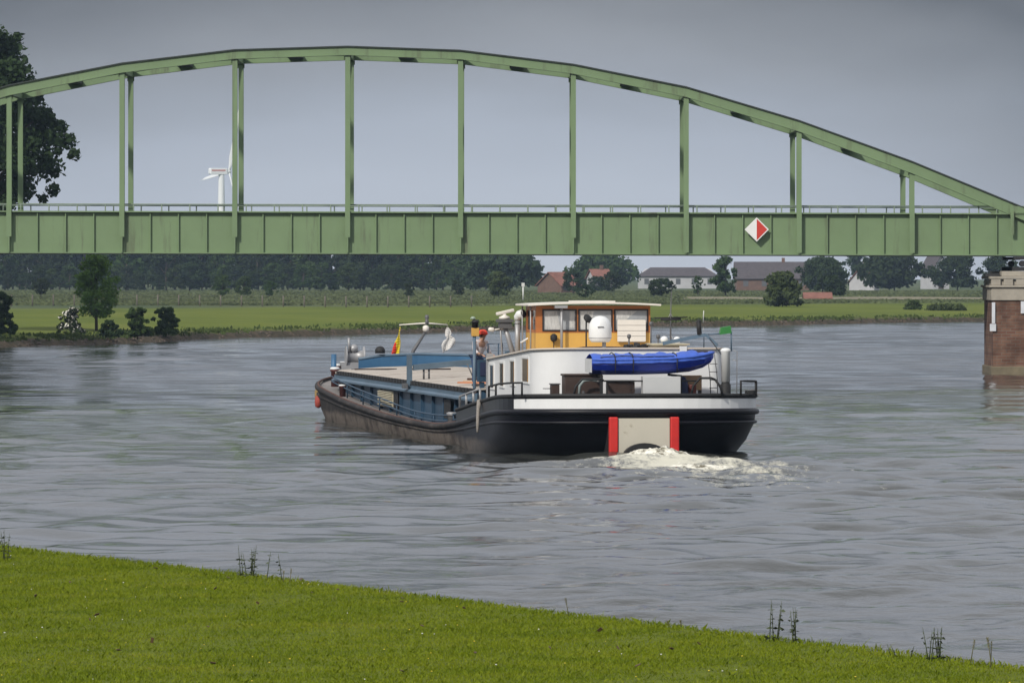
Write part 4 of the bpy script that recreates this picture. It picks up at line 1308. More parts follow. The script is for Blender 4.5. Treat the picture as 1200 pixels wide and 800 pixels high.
def ip(xs, ys):
    xs = np.array(xs, float); ys = np.array(ys, float)
    # smooth (cosine-free) cubic through the points
    m_ = np.gradient(ys, xs)
    def f(x):
        x = min(max(x, xs[0]), xs[-1]); i = min(int(np.searchsorted(xs, x, 'right')) - 1, len(xs) - 2)
        h = xs[i+1]-xs[i]; t_ = (x-xs[i])/h
        return float((2*t_**3-3*t_**2+1)*ys[i] + (t_**3-2*t_**2+t_)*h*m_[i] + (-2*t_**3+3*t_**2)*ys[i+1] + (t_**3-t_**2)*h*m_[i+1])
    return f
zde = ip([0, 3, 6, 9, 13.5, 21, 31, 38, 45, 50], [1.16, 1.10, 0.93, 0.73, 0.51, 0.46, 0.57, 0.74, 1.02, 1.30])       # gunwale / rubbing strake
zbw = ip([0, 3, 5.5, 8, 11], [1.55, 1.46, 1.32, 1.16, 0.96])                                                          # top of the stern bulwark

def ring_plan(y0, Ls, B, y1, Lb, n=2.6, m=2.4, ns=14, nm=34, nb=14):
    half = []
    for i in range(ns):
        a_ = (math.pi/2) * i/ns
        half.append((B*math.sin(a_)**(2/n), y0 + Ls*(1 - math.cos(a_)**(2/n))))
    for i in range(nm):
        half.append((B, y0+Ls + (y1-Lb-y0-Ls)*i/(nm-1)))
    for i in range(1, nb+1):
        b_ = (math.pi/2) * i/nb
        c_ = max(math.cos(b_), 0.0)
        half.append((B*c_**(2/m), y1-Lb + Lb*math.sin(b_)**(2/m)))
    star = half                           # starboard, stern -> bow
    port = [(-x_, y_) for x_, y_ in half[1:-1]][::-1]
    return star + port
def hull():
    lv = [((0.0, 3.2, 3.27, 50.0, 7.0), lambda y: zde(y)), ((0.10, 3.4, 3.27, 49.9, 7.2), lambda y: zde(y)*0.72), ((0.42, 4.6, 3.25, 49.5, 7.6), lambda y: zde(y)*0.34), ((0.95, 6.0, 3.2, 49.0, 8.2), lambda y: 0.0), ((3.0, 9.0, 2.9, 47.5, 9.5), lambda y: -0.75)]
    rings = [[(x_, y_, zf(y_)) for x_, y_ in ring_plan(*p)] for p, zf in lv]
    m = MB()
    m.loft(rings, caps=False)
    return m.build('hull', M_HULL, barge)
hull_o = hull()

def deck_edge(y, inset=0.0):
    B, Ls, y1, Lb = 3.27, 3.2, 50.0, 7.0
    if y < Ls: h = B*max(0, 1-max(0, 1-y/Ls)**2.6)**(1/2.6)
    elif y > y1-Lb: h = B*max(0, 1-((y-y1+Lb)/Lb)**2.4)**(1/2.4)
    else: h = B
    return max(h-inset, 0.0)
dk = MB()
ys = list(np.linspace(0.03, 11.0, 26)) + list(np.linspace(11.02, 43, 40)) + list(np.linspace(43.3, 49.95, 20))
for k_ in range(len(ys)-1):
    ya, yb = ys[k_], ys[k_+1]
    za = zde(ya) - (0.30 if ya < 11.01 else 0.03); zb = zde(yb) - (0.30 if yb < 11.01 else 0.03)
    xa, xb = deck_edge(ya, 0.05), deck_edge(yb, 0.05)
    dk.add([(-xa, ya, za), (xa, ya, za), (xb, yb, zb), (-xb, yb, zb)], [(0, 1, 2, 3)])
dk.build('deck', M_DECK, barge)

plan0 = ring_plan(0.0, 3.2, 3.27, 50.0, 7.0)
NP = len(plan0)
def offset_plan(y, off):
    """Deck edge pushed outward by off, at plan point index."""
    pass
def plan_normal(i):
    a_, b_ = Vector(plan0[i-1]), Vector(plan0[(i+1) % NP])
    d = (b_-a_).normalized()
    return Vector((d.y, -d.x))
# rubbing strakes along the whole hull
st = MB()
def strake(zf, rad, off):
    pts = []
    for i in range(NP):
        n_ = plan_normal(i); x_, y_ = plan0[i]
        pts.append((x_ + n_.x*off, y_ + n_.y*off, zf(y_)))
    st.tube(pts, rad, 8, closed=True)
strake(lambda y: zde(y)-0.02, 0.075, 0.015)
strake(lambda y: zde(y)*0.80-0.05, 0.04, -0.005)
M_STRAKE = bpy.data.materials.new('strake_paint'); M_STRAKE = M_HULL
st.build('rubbing_strake', M_HULL, hull_o)
# bulwark round the stern
def stern_idx(ymax_port, ymax_star):
    star = [i for i in range(NP//2+1) if plan0[i][1] <= ymax_star]
    port = [i for i in range(NP//2+1, NP) if plan0[i][1] <= ymax_port]
    return port + star
def plan_fine(ymax_port, ymax_star):
    pts = []
    for i in stern_idx(ymax_port + 3, ymax_star + 3):
        pts.append(Vector((*plan0[i], 0)))
    out = []
    for a_, b_ in zip(pts[:-1], pts[1:]):
        n_ = max(1, int((b_-a_).length/0.25))
        for k_ in range(n_):
            out.append(a_ + (b_-a_)*k_/n_)
    out.append(pts[-1])
    res = [p for p in out if (p.y <= (ymax_port if p.x < 0 else ymax_star))]
    return res
def wall_along(pts, z0f, z1f, off, thick, mi=0, mb=None):
    m = mb or MB()
    rings = []
    for i, p in enumerate(pts):
        d = (pts[min(i+1, len(pts)-1)] - pts[max(i-1, 0)]).normalized()
        n_ = Vector((d.y, -d.x, 0))
        o_, q_ = p + n_*off, p + n_*(off-thick)
        rings.append([(o_.x, o_.y, z0f(p.y)), (o_.x, o_.y, z1f(p.y)), (q_.x, q_.y, z1f(p.y)), (q_.x, q_.y, z0f(p.y))])
    m.loft(rings, mi=mi, smooth=False)
    return m
bw = plan_fine(11.0, 11.0)
wall_along(bw, lambda y: zde(y)-0.01, lambda y: zbw(y)-0.03, 0.0, 0.06).build('bulwark', M_BLACK, barge)
cap = MB()
cap.tube([(p.x, p.y, zbw(p.y)) for p in bw], 0.05, 8)
bul_cap = cap.build('bulwark_rail', M_BLACKM, barge)
wb = plan_fine(1.75, 9.0)
wall_along(wb, lambda y: zde(y)+0.062, lambda y: zbw(y)-0.075, 0.006, 0.004).build('white_band', M_WHITE, barge)
# low toe rail along the side decks
toe = MB()
for sx_ in (-1, 1):
    pts = [Vector((sx_*deck_edge(y, 0.03), y, 0)) for y in np.linspace(11.2, 49.3, 60)]
    toe.tube([(p.x, p.y, zde(p.y)+0.05) for p in pts], 0.035, 6)
toe.build('toe_rail', M_RUST, barge)

# stern skeg plate between two red strips
plate_x = 0.66
pl = MB().box((-0.64, -0.10, -0.3), (0.64, 1.4, 0.985)).build('skeg_plate', M_PLATE, barge)
for s_ in (-1, 1):
    MB().box((s_*0.765-0.11, -0.15, 0.14), (s_*0.765+0.11, 0.02, 1.02)).build('red_strip', M_RED, pl, bevel=0.03)
    MB().box((s_*0.765-0.10, 0.021, 0.14), (s_*0.765+0.10, 1.3, 0.99)).build('strip_backing', M_BLACKM, pl)
    MB().box((s_*0.765-0.09, -0.13, -0.4), (s_*0.765+0.09, 1.3, 0.138)).build('strip_foot', M_BLACKM, pl)

gd = MB()
gd.loft([[(0.56*math.cos(q), y_, 0.02 + 0.36*math.sin(q)) for q in [math.pi*i/14 for i in range(15)]] + [(-0.56, y_, -0.4), (0.56, y_, -0.4)] for y_ in (-0.42, -0.11)])
gd.build('rudder_guard', M_BLACKM, pl)

# ---- hold coaming and hatch cover
CX = 2.62
co = MB()
for s_ in (-1, 1):
    for k_ in range(40):
        ya, yb = 11.5 + 32.6*k_/40, 11.5 + 32.6*(k_+1)/40
        za, zb = zde(ya)-0.05, zde(yb)-0.05
        x0, x1 = sorted((s_*CX, s_*(CX-0.05)))
        co.add([(x0, ya, za), (x1, ya, za), (x1, yb, zb), (x0, yb, zb), (x0, ya, 1.41), (x1, ya, 1.41), (x1, yb, 1.41), (x0, yb, 1.41)], [(0,1,2,3),(4,5,6,7),(0,1,5,4),(1,2,6,5),(2,3,7,6),(3,0,4,7)])
    # stiffener posts
    yy = 13.0
    while yy < 44:
        x0, x1 = sorted((s_*(CX+0.002), s_*(CX+0.09)))
        co.box((x0, yy-0.03, zde(yy)-0.04), (x1, yy+0.03, 1.16)); yy += 2.45
co.box((-CX+0.052, 11.5, 0.45), (CX-0.052, 11.55, 1.41)); co.box((-CX+0.052, 44.05, 0.7), (CX-0.052, 44.1, 1.41))
coam = co.build('hold_coaming', M_BLUE, barge)
lg = MB()
for s_ in (-1, 1):
    a_ = s_*(CX+0.003); b_ = s_*(CX+0.22); c_ = s_*(CX+0.13)
    lg.loft([[(a_, y, 1.17), (b_, y, 1.20), (b_, y, 1.25), (c_, y, 1.30), (c_, y, 1.395), (a_, y, 1.40)] for y in (11.4, 44.3)], smooth=False)
lg.build('coaming_ledge', M_BLUEL, coam)
hr = MB()
for s_ in (-1, 1):
    for dz in (0.25, 0.40):
        hr.tube([(s_*(CX+0.30), y, zde(y)+dz - 0.16*math.exp(-((y-20)/9)**2)) for y in np.linspace(12.5, 43.6, 40)], 0.022, 6)
    yy = 14
    while yy < 43:
        hr.tube([(s_*(CX+0.30), yy, zde(yy)-0.02), (s_*(CX+0.30), yy, zde(yy)+0.4- 0.16*math.exp(-((yy-20)/9)**2))], 0.02, 6); yy += 4.2
hr.build('handrail', M_BLUE, barge)
lv = MB()
for k_ in range(9):
    z = 0.70 + 0.047*k_
    lv.add([(-CX-0.10, 29.2, z), (-CX-0.10, 32.6, z), (-CX-0.165, 32.6, z+0.012), (-CX-0.165, 29.2, z+0.012), (-CX-0.10, 29.2, z+0.04), (-CX-0.10, 32.6, z+0.04), (-CX-0.125, 32.6, z+0.04), (-CX-0.125, 29.2, z+0.04)],
           [(0,1,2,3),(4,5,6,7),(0,1,5,4),(1,2,6,5),(2,3,7,6),(3,0,4,7)])
lv.box((-CX-0.099, 29.1, 0.66), (-CX-0.092, 32.7, 1.14))
lv.build('louvre_panel', M_LOUV, coam)
MB().box((-CX-0.1, 28.0, 0.66), (-CX-0.092, 29.09, 1.14)).build('louvre_opening', M_BLACKM, coam)
MB().box((-CX-0.1, 16.2, 0.62), (-CX-0.092, 17.6, 1.14)).build('coaming_opening', M_BLACKM, coam)
# hatch cover: many slightly crowned panels with dark clamp teeth along both edges
hc = MB()
yy = 11.6
rh = random.Random(4)
while yy < 43.9:
    y2 = yy + 0.69
    dz = rh.uniform(-0.008, 0.012)
    xs_ = [-2.70, -2.55, -1.3, 0, 1.3, 2.55, 2.70]
    zs_ = [1.47, 1.535, 1.62, 1.66, 1.62, 1.535, 1.47]
    rings = []
    for y in (yy, y2):
        rings.append([(x_, y, z+dz) for x_, z in zip(xs_, zs_)] + [(x_, y, z+dz-0.05) for x_, z in zip(xs_[::-1], zs_[::-1])])
    hc.loft(rings, smooth=False)
    yy += 0.70
hatch = hc.build('hatch_cover', M_HATCH, barge)
for s_ in (-1, 1):
    prof = [(11.6, 1.402)]
    yy = 11.7
    while yy < 43.9:
        prof += [(yy, 1.415), (yy, 1.52), (yy+0.40, 1.52), (yy+0.40, 1.415)]
        yy += 0.70
    prof += [(44.0, 1.402)]
    prof = [(11.6, 1.415)] + prof[1:-1] + [(44.0, 1.415)]
    te = MB()
    n_ = len(prof)
    for x_ in (s_*2.64, s_*2.765):
        for z_off in (0, 1):
            te.v += [(x_, y_, (z_ if z_off else 1.402)) for y_, z_ in prof]
    # layout: inner low, inner top, outer low, outer top
    IL, IT, OL, OT = 0, n_, 2*n_, 3*n_
    for k_ in range(n_-1):
        for q in ((IL+k_, IL+k_+1, IT+k_+1, IT+k_), (OL+k_, OL+k_+1, OT+k_+1, OT+k_), (IT+k_, IT+k_+1, OT+k_+1, OT+k_), (IL+k_, IL+k_+1, OL+k_+1, OL+k_)):
            te.f.append(list(q)); te.m.append(0); te.s.append(False)
    te.build('hatch_teeth', M_BLACKM, hatch, recalc=False)
hs_ = MB()
for s_ in (-1, 1):
    x0, x1 = sorted((s_*2.63, s_*2.70))
    hs_.box((x0, 11.6, 1.401), (x1, 43.9, 1.468))
hs_.build('hatch_edge', M_RUST, hatch)

# ---- hatch gantry
gy = 24.95
gp = MB()
gp.box((-2.83, 24.86, 1.30), (-2.69, 25.04, 2.26))
gantry = gp.build('hatch_gantry', M_GANTRY, barge)
MB().box((2.69, 24.86, 1.30), (2.83, 25.04, 2.26)).build('gantry_post', M_GANTRY, gantry)
bm_ = MB()
bm_.loft([[(x_, gy-0.09, z-0.09), (x_, gy+0.09, z-0.09), (x_, gy+0.09, z+0.07), (x_, gy-0.09, z+0.07)] for x_, z in ((-2.655, 1.90), (-1.2, 2.03), (0, 2.10), (1.2, 2.03), (2.655, 1.90))], smooth=False)
bm_.build('crossbeam', M_GANTRY, gantry)
for x_ in (-2.35, -2.2):
    MB().tube([(x_, gy, 1.56), (x_, gy, 1.86)], 0.028, 6).build('gantry_leg', M_GREYD, gantry)
MB().tube([(-1.0, gy-0.4, 1.64), (-1.15, gy-0.3, 2.0)], 0.02, 6).build('gantry_lever', M_GREYD, gantry)
MB().box((-2.95, gy-0.25, 1.30), (-2.835, gy+0.25, 1.44)).build('gantry_wheel_box', M_GREYD, gantry)

# ---- bow
fb = MB()
fb.loft([[(x_, y, zde(45)-0.02), (x_, y+0.08, zde(45)-0.02), (x_, y+0.08, z), (x_, y, z)] for x_, y, z in ((-1.9, 45.0, 1.86), (-1.2, 45.15, 1.95), (0, 45.25, 2.00), (1.4, 45.15, 1.97), (2.6, 44.9, 1.87))], smooth=False)
brk = fb.build('breakwater', M_BLUEB, barge)
MB().tube([(-1.9, 45.02, 1.87), (-1.2, 45.17, 1.97), (0, 45.27, 2.02), (1.4, 45.17, 1.99), (2.6, 44.92, 1.89)], 0.045, 6).build('breakwater_rail', M_BLUEL, brk)
MB().tube([(-2.62, 45.6, 1.0), (-2.62, 45.6, 2.02)], [0.085, 0.085], 10).build('bow_post', M_BLUEB, barge)
wn_ = MB()
wn_.box((-2.25, 46.7, 1.0), (-1.45, 47.5, 1.75))
wn_.lathe([(0.34, -0.3), (0.34, -0.27), (0.2, -0.25), (0.2, 0.25), (0.34, 0.27), (0.34, 0.3)], (-1.8, 46.9, 1.92), 14, axis=(1, 0, 0))
wn_.ball((-1.85, 46.8, 2.18), 0.14)
wn_.tube([(-2.0, 46.7, 2.1), (-2.02, 46.7, 2.52)], 0.04, 6)
wn_.build('anchor_winch', M_GREY, barge)
MB().lathe([(0.16, 0), (0.16, 0.12), (0.10, 0.2), (0.01, 0.23)], (-1.2, 45.2, 2.05), 12).build('winch_cap', M_BLACKM, barge)
def bollard(x, y, z, r, h, m1, m2, name='bollard'):
    b_ = MB().lathe([(r*0.8, 0), (r*0.8, h*0.8), (r, h*0.82), (r, h*0.9)], (x, y, z), 14).build(name, m1, barge)
    MB().lathe([(r*1.02, h*0.9), (r*1.02, h*0.98), (r*0.7, h*1.03)], (x, y, z), 14).build('bollard_cap', m2, b_)
bollard(-2.62, 45.3, 1.0, 0.15, 0.60, M_BOLL, M_WHITE2)
bollard(-2.40, 46.9, 1.1, 0.15, 0.58, M_BOLL, M_WHITE2)
bollard(-2.02, 48.1, 1.18, 0.15, 0.56, M_BOLL, M_WHITE2)
bollard(2.5, 45.6, 1.0, 0.15, 0.60, M_BOLL, M_WHITE2)
bollard(2.1, 47.9, 1.15, 0.15, 0.58, M_BOLL, M_WHITE2)
bollard(-2.95, 40.2, zde(40.2)-0.03, 0.12, 0.36, M_BOLL, M_WHITE2)
bollard(-2.93, 14.2, zde(14.2)-0.03, 0.15, 0.38, M_GREY, M_GREY)
bollard(2.95, 14.2, zde(14.2)-0.03, 0.15, 0.38, M_GREY, M_GREY)
# mast with yard
ms = MB()
ms.tube([(-0.10, 46.6, 1.1), (0.02, 46.6, 2.1), (0.42, 46.6, 2.72)], [0.07, 0.06, 0.045], 8)
mast = ms.build('bow_mast', M_GREYD, barge)
MB().tube([(-0.42, 46.6, 2.93), (0.45, 46.6, 2.985), (1.12, 46.6, 2.93)], [0.018, 0.026, 0.018], 6).build('yard', M_ROOFW, mast)
MB().lathe([(0.03, -0.12), (0.10, -0.07), (0.10, 0.06), (0.03, 0.1)], (0.42, 46.55, 2.82), 10).build('mast_lamp', M_ROOFW, mast)
MB().lathe([(0.06, 0), (0.06, 0.12), (0.035, 0.14), (0.07, 0.2), (0.05, 0.3)], (0.46, 46.6, 2.95), 10).build('mast_horn', M_GREYD, mast)

# things hung over the bow, each its own
def on_barge(name, label, cat, loc, rz=0.0, group=None):
    w = BM @ Vector(loc)
    return thing(name, label, cat, w, TH + rz, group)
f_ = on_barge('fender', 'faded red fender hanging on the barge bow', 'fender', (-3.26, 44.4, 0.55))
MB().lathe([(0.02, -0.2), (0.10, -0.15), (0.115, 0.0), (0.10, 0.14), (0.03, 0.2)], (0.02, 0, 0), 12).build('ball', mat('fender_red', (0.36, 0.06, 0.045), 0.7, 0, 0.3, 9), f_)
MB().tube([(0, 0, 0.18), (0.18, 0.1, 0.52)], 0.012, 5).build('rope', M_ROPE, f_)
f_ = on_barge('fender', 'yellowish rope fender on the foremost edge of the barge', 'fender', (-3.22, 45.6, 0.75))
MB().lathe([(0.03, -0.20), (0.08, -0.14), (0.09, 0.1), (0.04, 0.18)], (0.08, 0, 0), 10).build('bundle', mat('fender_hemp', (0.27, 0.19, 0.08), 0.95, 0, 0.3, 9), f_)
MB().tube([(0, 0, 0.18), (0.25, 0, 0.42)], 0.012, 5).build('rope', M_ROPE, f_)

# ---- flags
def flag(name, label, loc, top_w, pts_fn, mats, pole=None):
    t = on_barge(name, label, 'flag', loc)
    m = MB()
    nu_, nv_ = 10, 14
    grid = [[pts_fn(i/(nu_-1), j/(nv_-1)) for i in range(nu_)] for j in range(nv_)]
    for j in range(nv_-1):
        for i in range(nu_-1):
            q = [grid[j][i], grid[j][i+1], grid[j+1][i+1], grid[j+1][i]]
            if len(mats) > 1: mi = 1 if (i/(nu_-1)) < 0.12 + 0.62*(j/(nv_-1))**1.2 - 0.1 and j/(nv_-1) > 0.45 else 0
            else: mi = 0
            m.add(q, [(0, 1, 2, 3)], mi, True)
    o = m.build('cloth', mats, t)
    s = o.modifiers.new('thickness', 'SOLIDIFY'); s.thickness = 0.008
    return t
M_FY = mat('flag_yellow', (0.72, 0.56, 0.02), 0.85, 0, 0.06); M_FR = mat('flag_red', (0.60, 0.04, 0.02), 0.85, 0, 0.08)
M_FW = mat('flag_white', (0.72, 0.70, 0.68), 0.85, 0, 0.06, dirt=((0.55, 0.25, 0.16), 7.0, 0.60, (1, 1, 1)))
t = flag('pennant_flag', 'drooping yellow and red flag at the left end of the bow yard', (-0.42, 46.6, 2.90), 0,
     lambda u, v: (0.02 - (1-u)*0.40*v**1.3 + 0.02*math.sin(9*v+4*u), 0.04*math.sin(7*u+5*v)*v, -0.04 - 1.02*v - 0.06*(1-u)*v), [M_FY, M_FR])
MB().tube([(0.02, 0, 0.03), (0.02, 0, -1.0)], 0.008, 5).build('halyard', M_ROPE, t)
def wf(u, v):
    w = 0.05 + 0.40*min(1, max(0, (v-0.28)/0.4))**0.7*(1-0.25*max(0, v-0.75)/0.25)
    pinch = 1-0.75*math.exp(-((v-0.42)/0.07)**2)
    cx = 0.02 + 0.08*v - 0.10*max(0, v-0.45)
    return (cx + (u-0.5)*(w*pinch + 0.14*math.sin(math.pi*min(1, v/0.42)) * (v < 0.42)), 0.05*math.sin(8*u+6*v)*v, -0.05 - 0.70*v + (u-0.5)*0.22*v)
t = flag('white_flag', 'white flag hanging from the right end of the bow yard', (1.10, 46.6, 2.90), 0, wf, [M_FW])
MB().tube([(0.0, 0, 0.03), (0.02, 0, -0.08)], 0.008, 5).build('halyard', M_ROPE, t)

# ---- deckhouse
def ztop(y): return 2.72 - 0.041*(y-1.8)
def cabin_plan(e=0.0, y0=2.2, y1=11.0, hw=2.38, r=1.0):
    pts = []
    r2 = r
    hw += e; y0 -= e; y1 += e
    r2 = 0.32                                    # tighter corner on the starboard side
    for i in range(17):
        a_ = math.pi/2*(1-i/16)
        a_ = math.pi/2 - a_
        pts.append((hw - r2 + r2*math.sin(a_), y0 + r2 - r2*math.cos(a_)))
    pts += [(hw, 5.0), (hw, 8.0), (hw, y1), (-hw, y1), (-hw, 8.0), (-hw, 5.0)]
    r2 = r
    for i in range(17):
        a_ = math.pi/2*(1-i/16)
        pts.append((-hw + r2 - r2*math.sin(a_), y0 + r2 - r2*math.cos(a_)))
    return pts
cab = MB()
pl_ = cabin_plan()
cab.loft([[(x_, y_, 0.55) for x_, y_ in pl_], [(x_, y_, ztop(y_)-0.04) for x_, y_ in pl_]], smooth=False)
for i in range(len(cab.f)):
    pass
cabin = cab.build('deckhouse', M_WHITE, barge)
pe = cabin_plan(0.06)
rf = MB().loft([[(x_, y_, ztop(y_)-0.038) for x_, y_ in pe], [(x_, y_, ztop(y_)) for x_, y_ in pe]], smooth=False)
rf.build('cabin_roof', mat('cabin_roof_edge', (0.62, 0.55, 0.48), 0.6, 0, 0.06), cabin)
def cabin_window(y, w, side=-1, pane=M_GLASS):
    x = side*2.38
    zt, zb_ = ztop(y)-0.22, ztop(y)-0.80
    fr = MB()
    o_ = side*0.03
    a, b = sorted((x + side*0.002, x + side*0.03))
    t_ = 0.05
    fr.box((a, y-w/2-t_, zb_-t_), (b, y+w/2+t_, zb_)); fr.box((a, y-w/2-t_, zt), (b, y+w/2+t_, zt+t_))
    fr.box((a, y-w/2-t_, zb_), (b, y-w/2, zt)); fr.box((a, y+w/2, zb_), (b, y+w/2+t_, zt))
    f_ = fr.build('window', M_WHITE2, cabin)
    a, b = sorted((x + side*0.003, x + side*0.012))
    MB().box((a, y-w/2, zb_), (b, y+w/2, zt)).build('pane', pane, f_)
    cu = MB().box((min(x + side*0.0125, x + side*0.016), y-w/2, zb_), (max(x + side*0.0125, x + side*0.016), y-w/2+w*0.22, zt))
    cu.build('curtain', M_CURT2, f_)
M_CURT2 = mat('orange_brown_curtain', (0.36, 0.19, 0.06), 0.8, 0, 0.3, 6, stretch=(1, 6, 1))
M_PANEBR = glass('brown_pane', (0.06, 0.035, 0.02))
for y, w in ((10.25, 0.85), (8.35, 0.85), (6.35, 0.9)):
    cabin_window(y, w)
cabin_window(3.95, 1.25, -1, M_PANEBR)
for y in (10.2, 8.2, 6.2, 4.2):
    cabin_window(y, 0.9, 1)
MB().box((-2.43, 11.0, 0.5), (-2.25, 11.12, ztop(11)+0.12)).build('cabin_corner_post', M_GREY, cabin)
# name strip and dark skirting at the foot of the port wall
MB().box((-2.42, 10.3, 0.5), (-2.383, 11.0, 1.25)).build('kick_plate', M_WOODDK, cabin)

# ---- wheelhouse
WY0, WY1, WH = 8.3, 10.2, 1.5
wh = MB()
ZB, ZS, ZT = 2.30, 3.02, 3.72
wh.box((-WH, WY0, ZB), (WH, WY1, ZS))
wheel = wh.build('wheelhouse', M_OCHRE, barge)
# upper works: posts and rails round the windows
up = MB()
wx = [(-1.30, -0.47), (-0.36, 0.47), (0.58, 1.41)]
zb0, zt0 = 3.10, 3.60
up.box((-WH, WY0, ZS+0.001), (WH, WY0+0.05, zb0)); up.box((-WH, WY0, zt0), (WH, WY0+0.05, ZT))
xs_ = [-WH, wx[0][0], wx[0][1], wx[1][0], wx[1][1], wx[2][0], wx[2][1], WH]
for a_, b_ in ((0, 1), (2, 3), (4, 5), (6, 7)):
    up.box((xs_[a_], WY0, zb0), (xs_[b_], WY0+0.05, zt0))
up.box((-WH, WY1-0.05, ZS+0.001), (WH, WY1, zb0)); up.box((-WH, WY1-0.05, zt0), (WH, WY1, ZT))
for a_, b_ in ((0, 1), (2, 3), (4, 5), (6, 7)):
    up.box((xs_[a_], WY1-0.05, zb0), (xs_[b_], WY1, zt0))
for s_ in (-1, 1):
    x0, x1 = sorted((s_*WH, s_*(WH-0.05)))
    y_a, y_b = WY0+0.051, WY1-0.051
    up.box((x0, y_a, ZS+0.001), (x1, y_b, zb0)); up.box((x0, y_a, zt0), (x1, y_b, ZT))
    for ya, yb in ((y_a, y_a+0.12), (9.15, 9.35), (y_b-0.12, y_b)):
        up.box((x0, ya, zb0), (x1, yb, zt0))
up.build('window_band', M_ORANGE, wheel)
MB().box((-WH+0.1, WY1-0.5, ZS), (WH-0.1, WY1-0.1, ZS+0.25)).build('dashboard', M_WOODDK, wheel)
M_WGLASS = mat('wheelhouse_glass', (0.36, 0.38, 0.40), 0.12, 0, 0.25, 1.2)  # pale base colour stands in for bright sky reflected in the panes
def wframe(x0, x1, y, dirn):
    fr = MB(); t_ = 0.035
    ya, yb = sorted((y - dirn*0.0, y - dirn*0.02))
    fr.box((x0-t_, ya, zb0-t_), (x1+t_, yb, zb0)); fr.box((x0-t_, ya, zt0), (x1+t_, yb, zt0+t_)); fr.box((x0-t_, ya, zb0), (x0, yb, zt0)); fr.box((x1, ya, zb0), (x1+t_, yb, zt0))
    return fr.build('window_frame', M_BLACKM, wheel)
for i, (a_, b_) in enumerate(wx):
    f_ = wframe(a_, b_, WY0-0.001, 1)
    MB().box((a_, WY0+0.018, zb0), (b_, WY0+0.026, zt0)).build('pane', M_WGLASS, f_)
    f_ = wframe(a_, b_, WY1+0.021, 1)
    MB().box((a_, WY1-0.026, zb0), (b_, WY1-0.018, zt0)).build('pane', M_GLASS, f_)
# curtains hang behind the panes but show in folds in front of the dark room
def curtain(x0, x1, z0, z1, slant):
    c = MB(); n_ = 18
    rows = []
    for j in (0, 1):
        rows.append([(x0 + (x1-x0)*i/n_ + (slant if j == 0 else 0)*i/n_, WY0+0.014 + 0.003*math.sin(i*2.1), (z0 if j == 0 else z1)) for i in range(n_+1)])
    c.loft(rows, caps=False, closed=False)
    return c.build('curtain', M_CURTAIN, wheel)
curtain(-1.27, -0.95, zb0+0.01, zt0-0.02, 0.10); curtain(-0.62, -0.49, zb0+0.05, zt0-0.02, 0.0)
curtain(-0.34, 0.02, zb0+0.01, zt0-0.02, -0.12)
curtain(0.60, 1.15, zb0+0.25, zt0-0.01, -0.3)
for s_ in (-1, 1):
    for ya, yb in ((WY0+0.18, 9.14), (9.36, WY1-0.18)):
        x0, x1 = sorted((s_*(WH-0.02), s_*(WH-0.03)))
        MB().box((x0, ya, zb0), (x1, yb, zt0)).build('side_pane', M_GLASS, wheel)
# corner trim and the slatted white panel in the third window
sp_ = MB()
for k_ in range(4):
    sp_.box((0.62, WY0-0.13, 2.80+0.14*k_), (1.36, WY0-0.07, 2.93+0.14*k_))
sp_.box((0.64, WY0-0.069, 2.78), (1.34, WY0-0.03, 3.36))
sp_.build('slatted_panel', M_ROOFW, wheel)
# roof, gently crowned, with a raised middle strip
rr_ = MB()
xs_ = np.linspace(-1.74, 1.74, 15)
def rz(x): return 3.722 + 0.055*(1-(x/1.74)**2)
rr_.loft([[(x, WY0-0.28, rz(x)), (x, WY1+0.25, rz(x)), (x, WY1+0.25, rz(x)+0.045), (x, WY0-0.28, rz(x)+0.045)] for x in xs_], smooth=False)
rr_.box((-0.35, WY0-0.2, 3.82), (0.55, WY1+0.1, 3.85))
roof = rr_.build('wheelhouse_roof', M_ROOFW, wheel)
MB().box((-1.05, WY0-0.32, 3.66), (-0.72, WY0-0.10, 3.735)).build('roof_lamp', M_GREY, roof)
MB().tube([(-0.86, WY0-0.20, 3.70), (-0.86, WY0-0.20, 2.55)], 0.035, 8).build('aft_pole', M_GREY, wheel)
MB().tube([(-1.62, WY0+0.15, 2.5), (-1.62, WY0+0.15, 3.72)], 0.02, 6).tube([(-1.62, WY1-0.2, 2.4), (-1.62, WY1-0.2, 3.72)], 0.02, 6).build('grab_pole', M_GREY, wheel)
lh = MB().lathe([(0.05, 0), (0.09, 0.05), (0.09, 0.15), (0.03, 0.2)], (-1.05, WY0-0.10, 2.80), 10)
lh.tube([(-1.05, WY0-0.10, 2.62), (-1.05, WY0-0.10, 2.82)], 0.015, 5)
lh.build('aft_lamp', M_BLACKM, wheel)

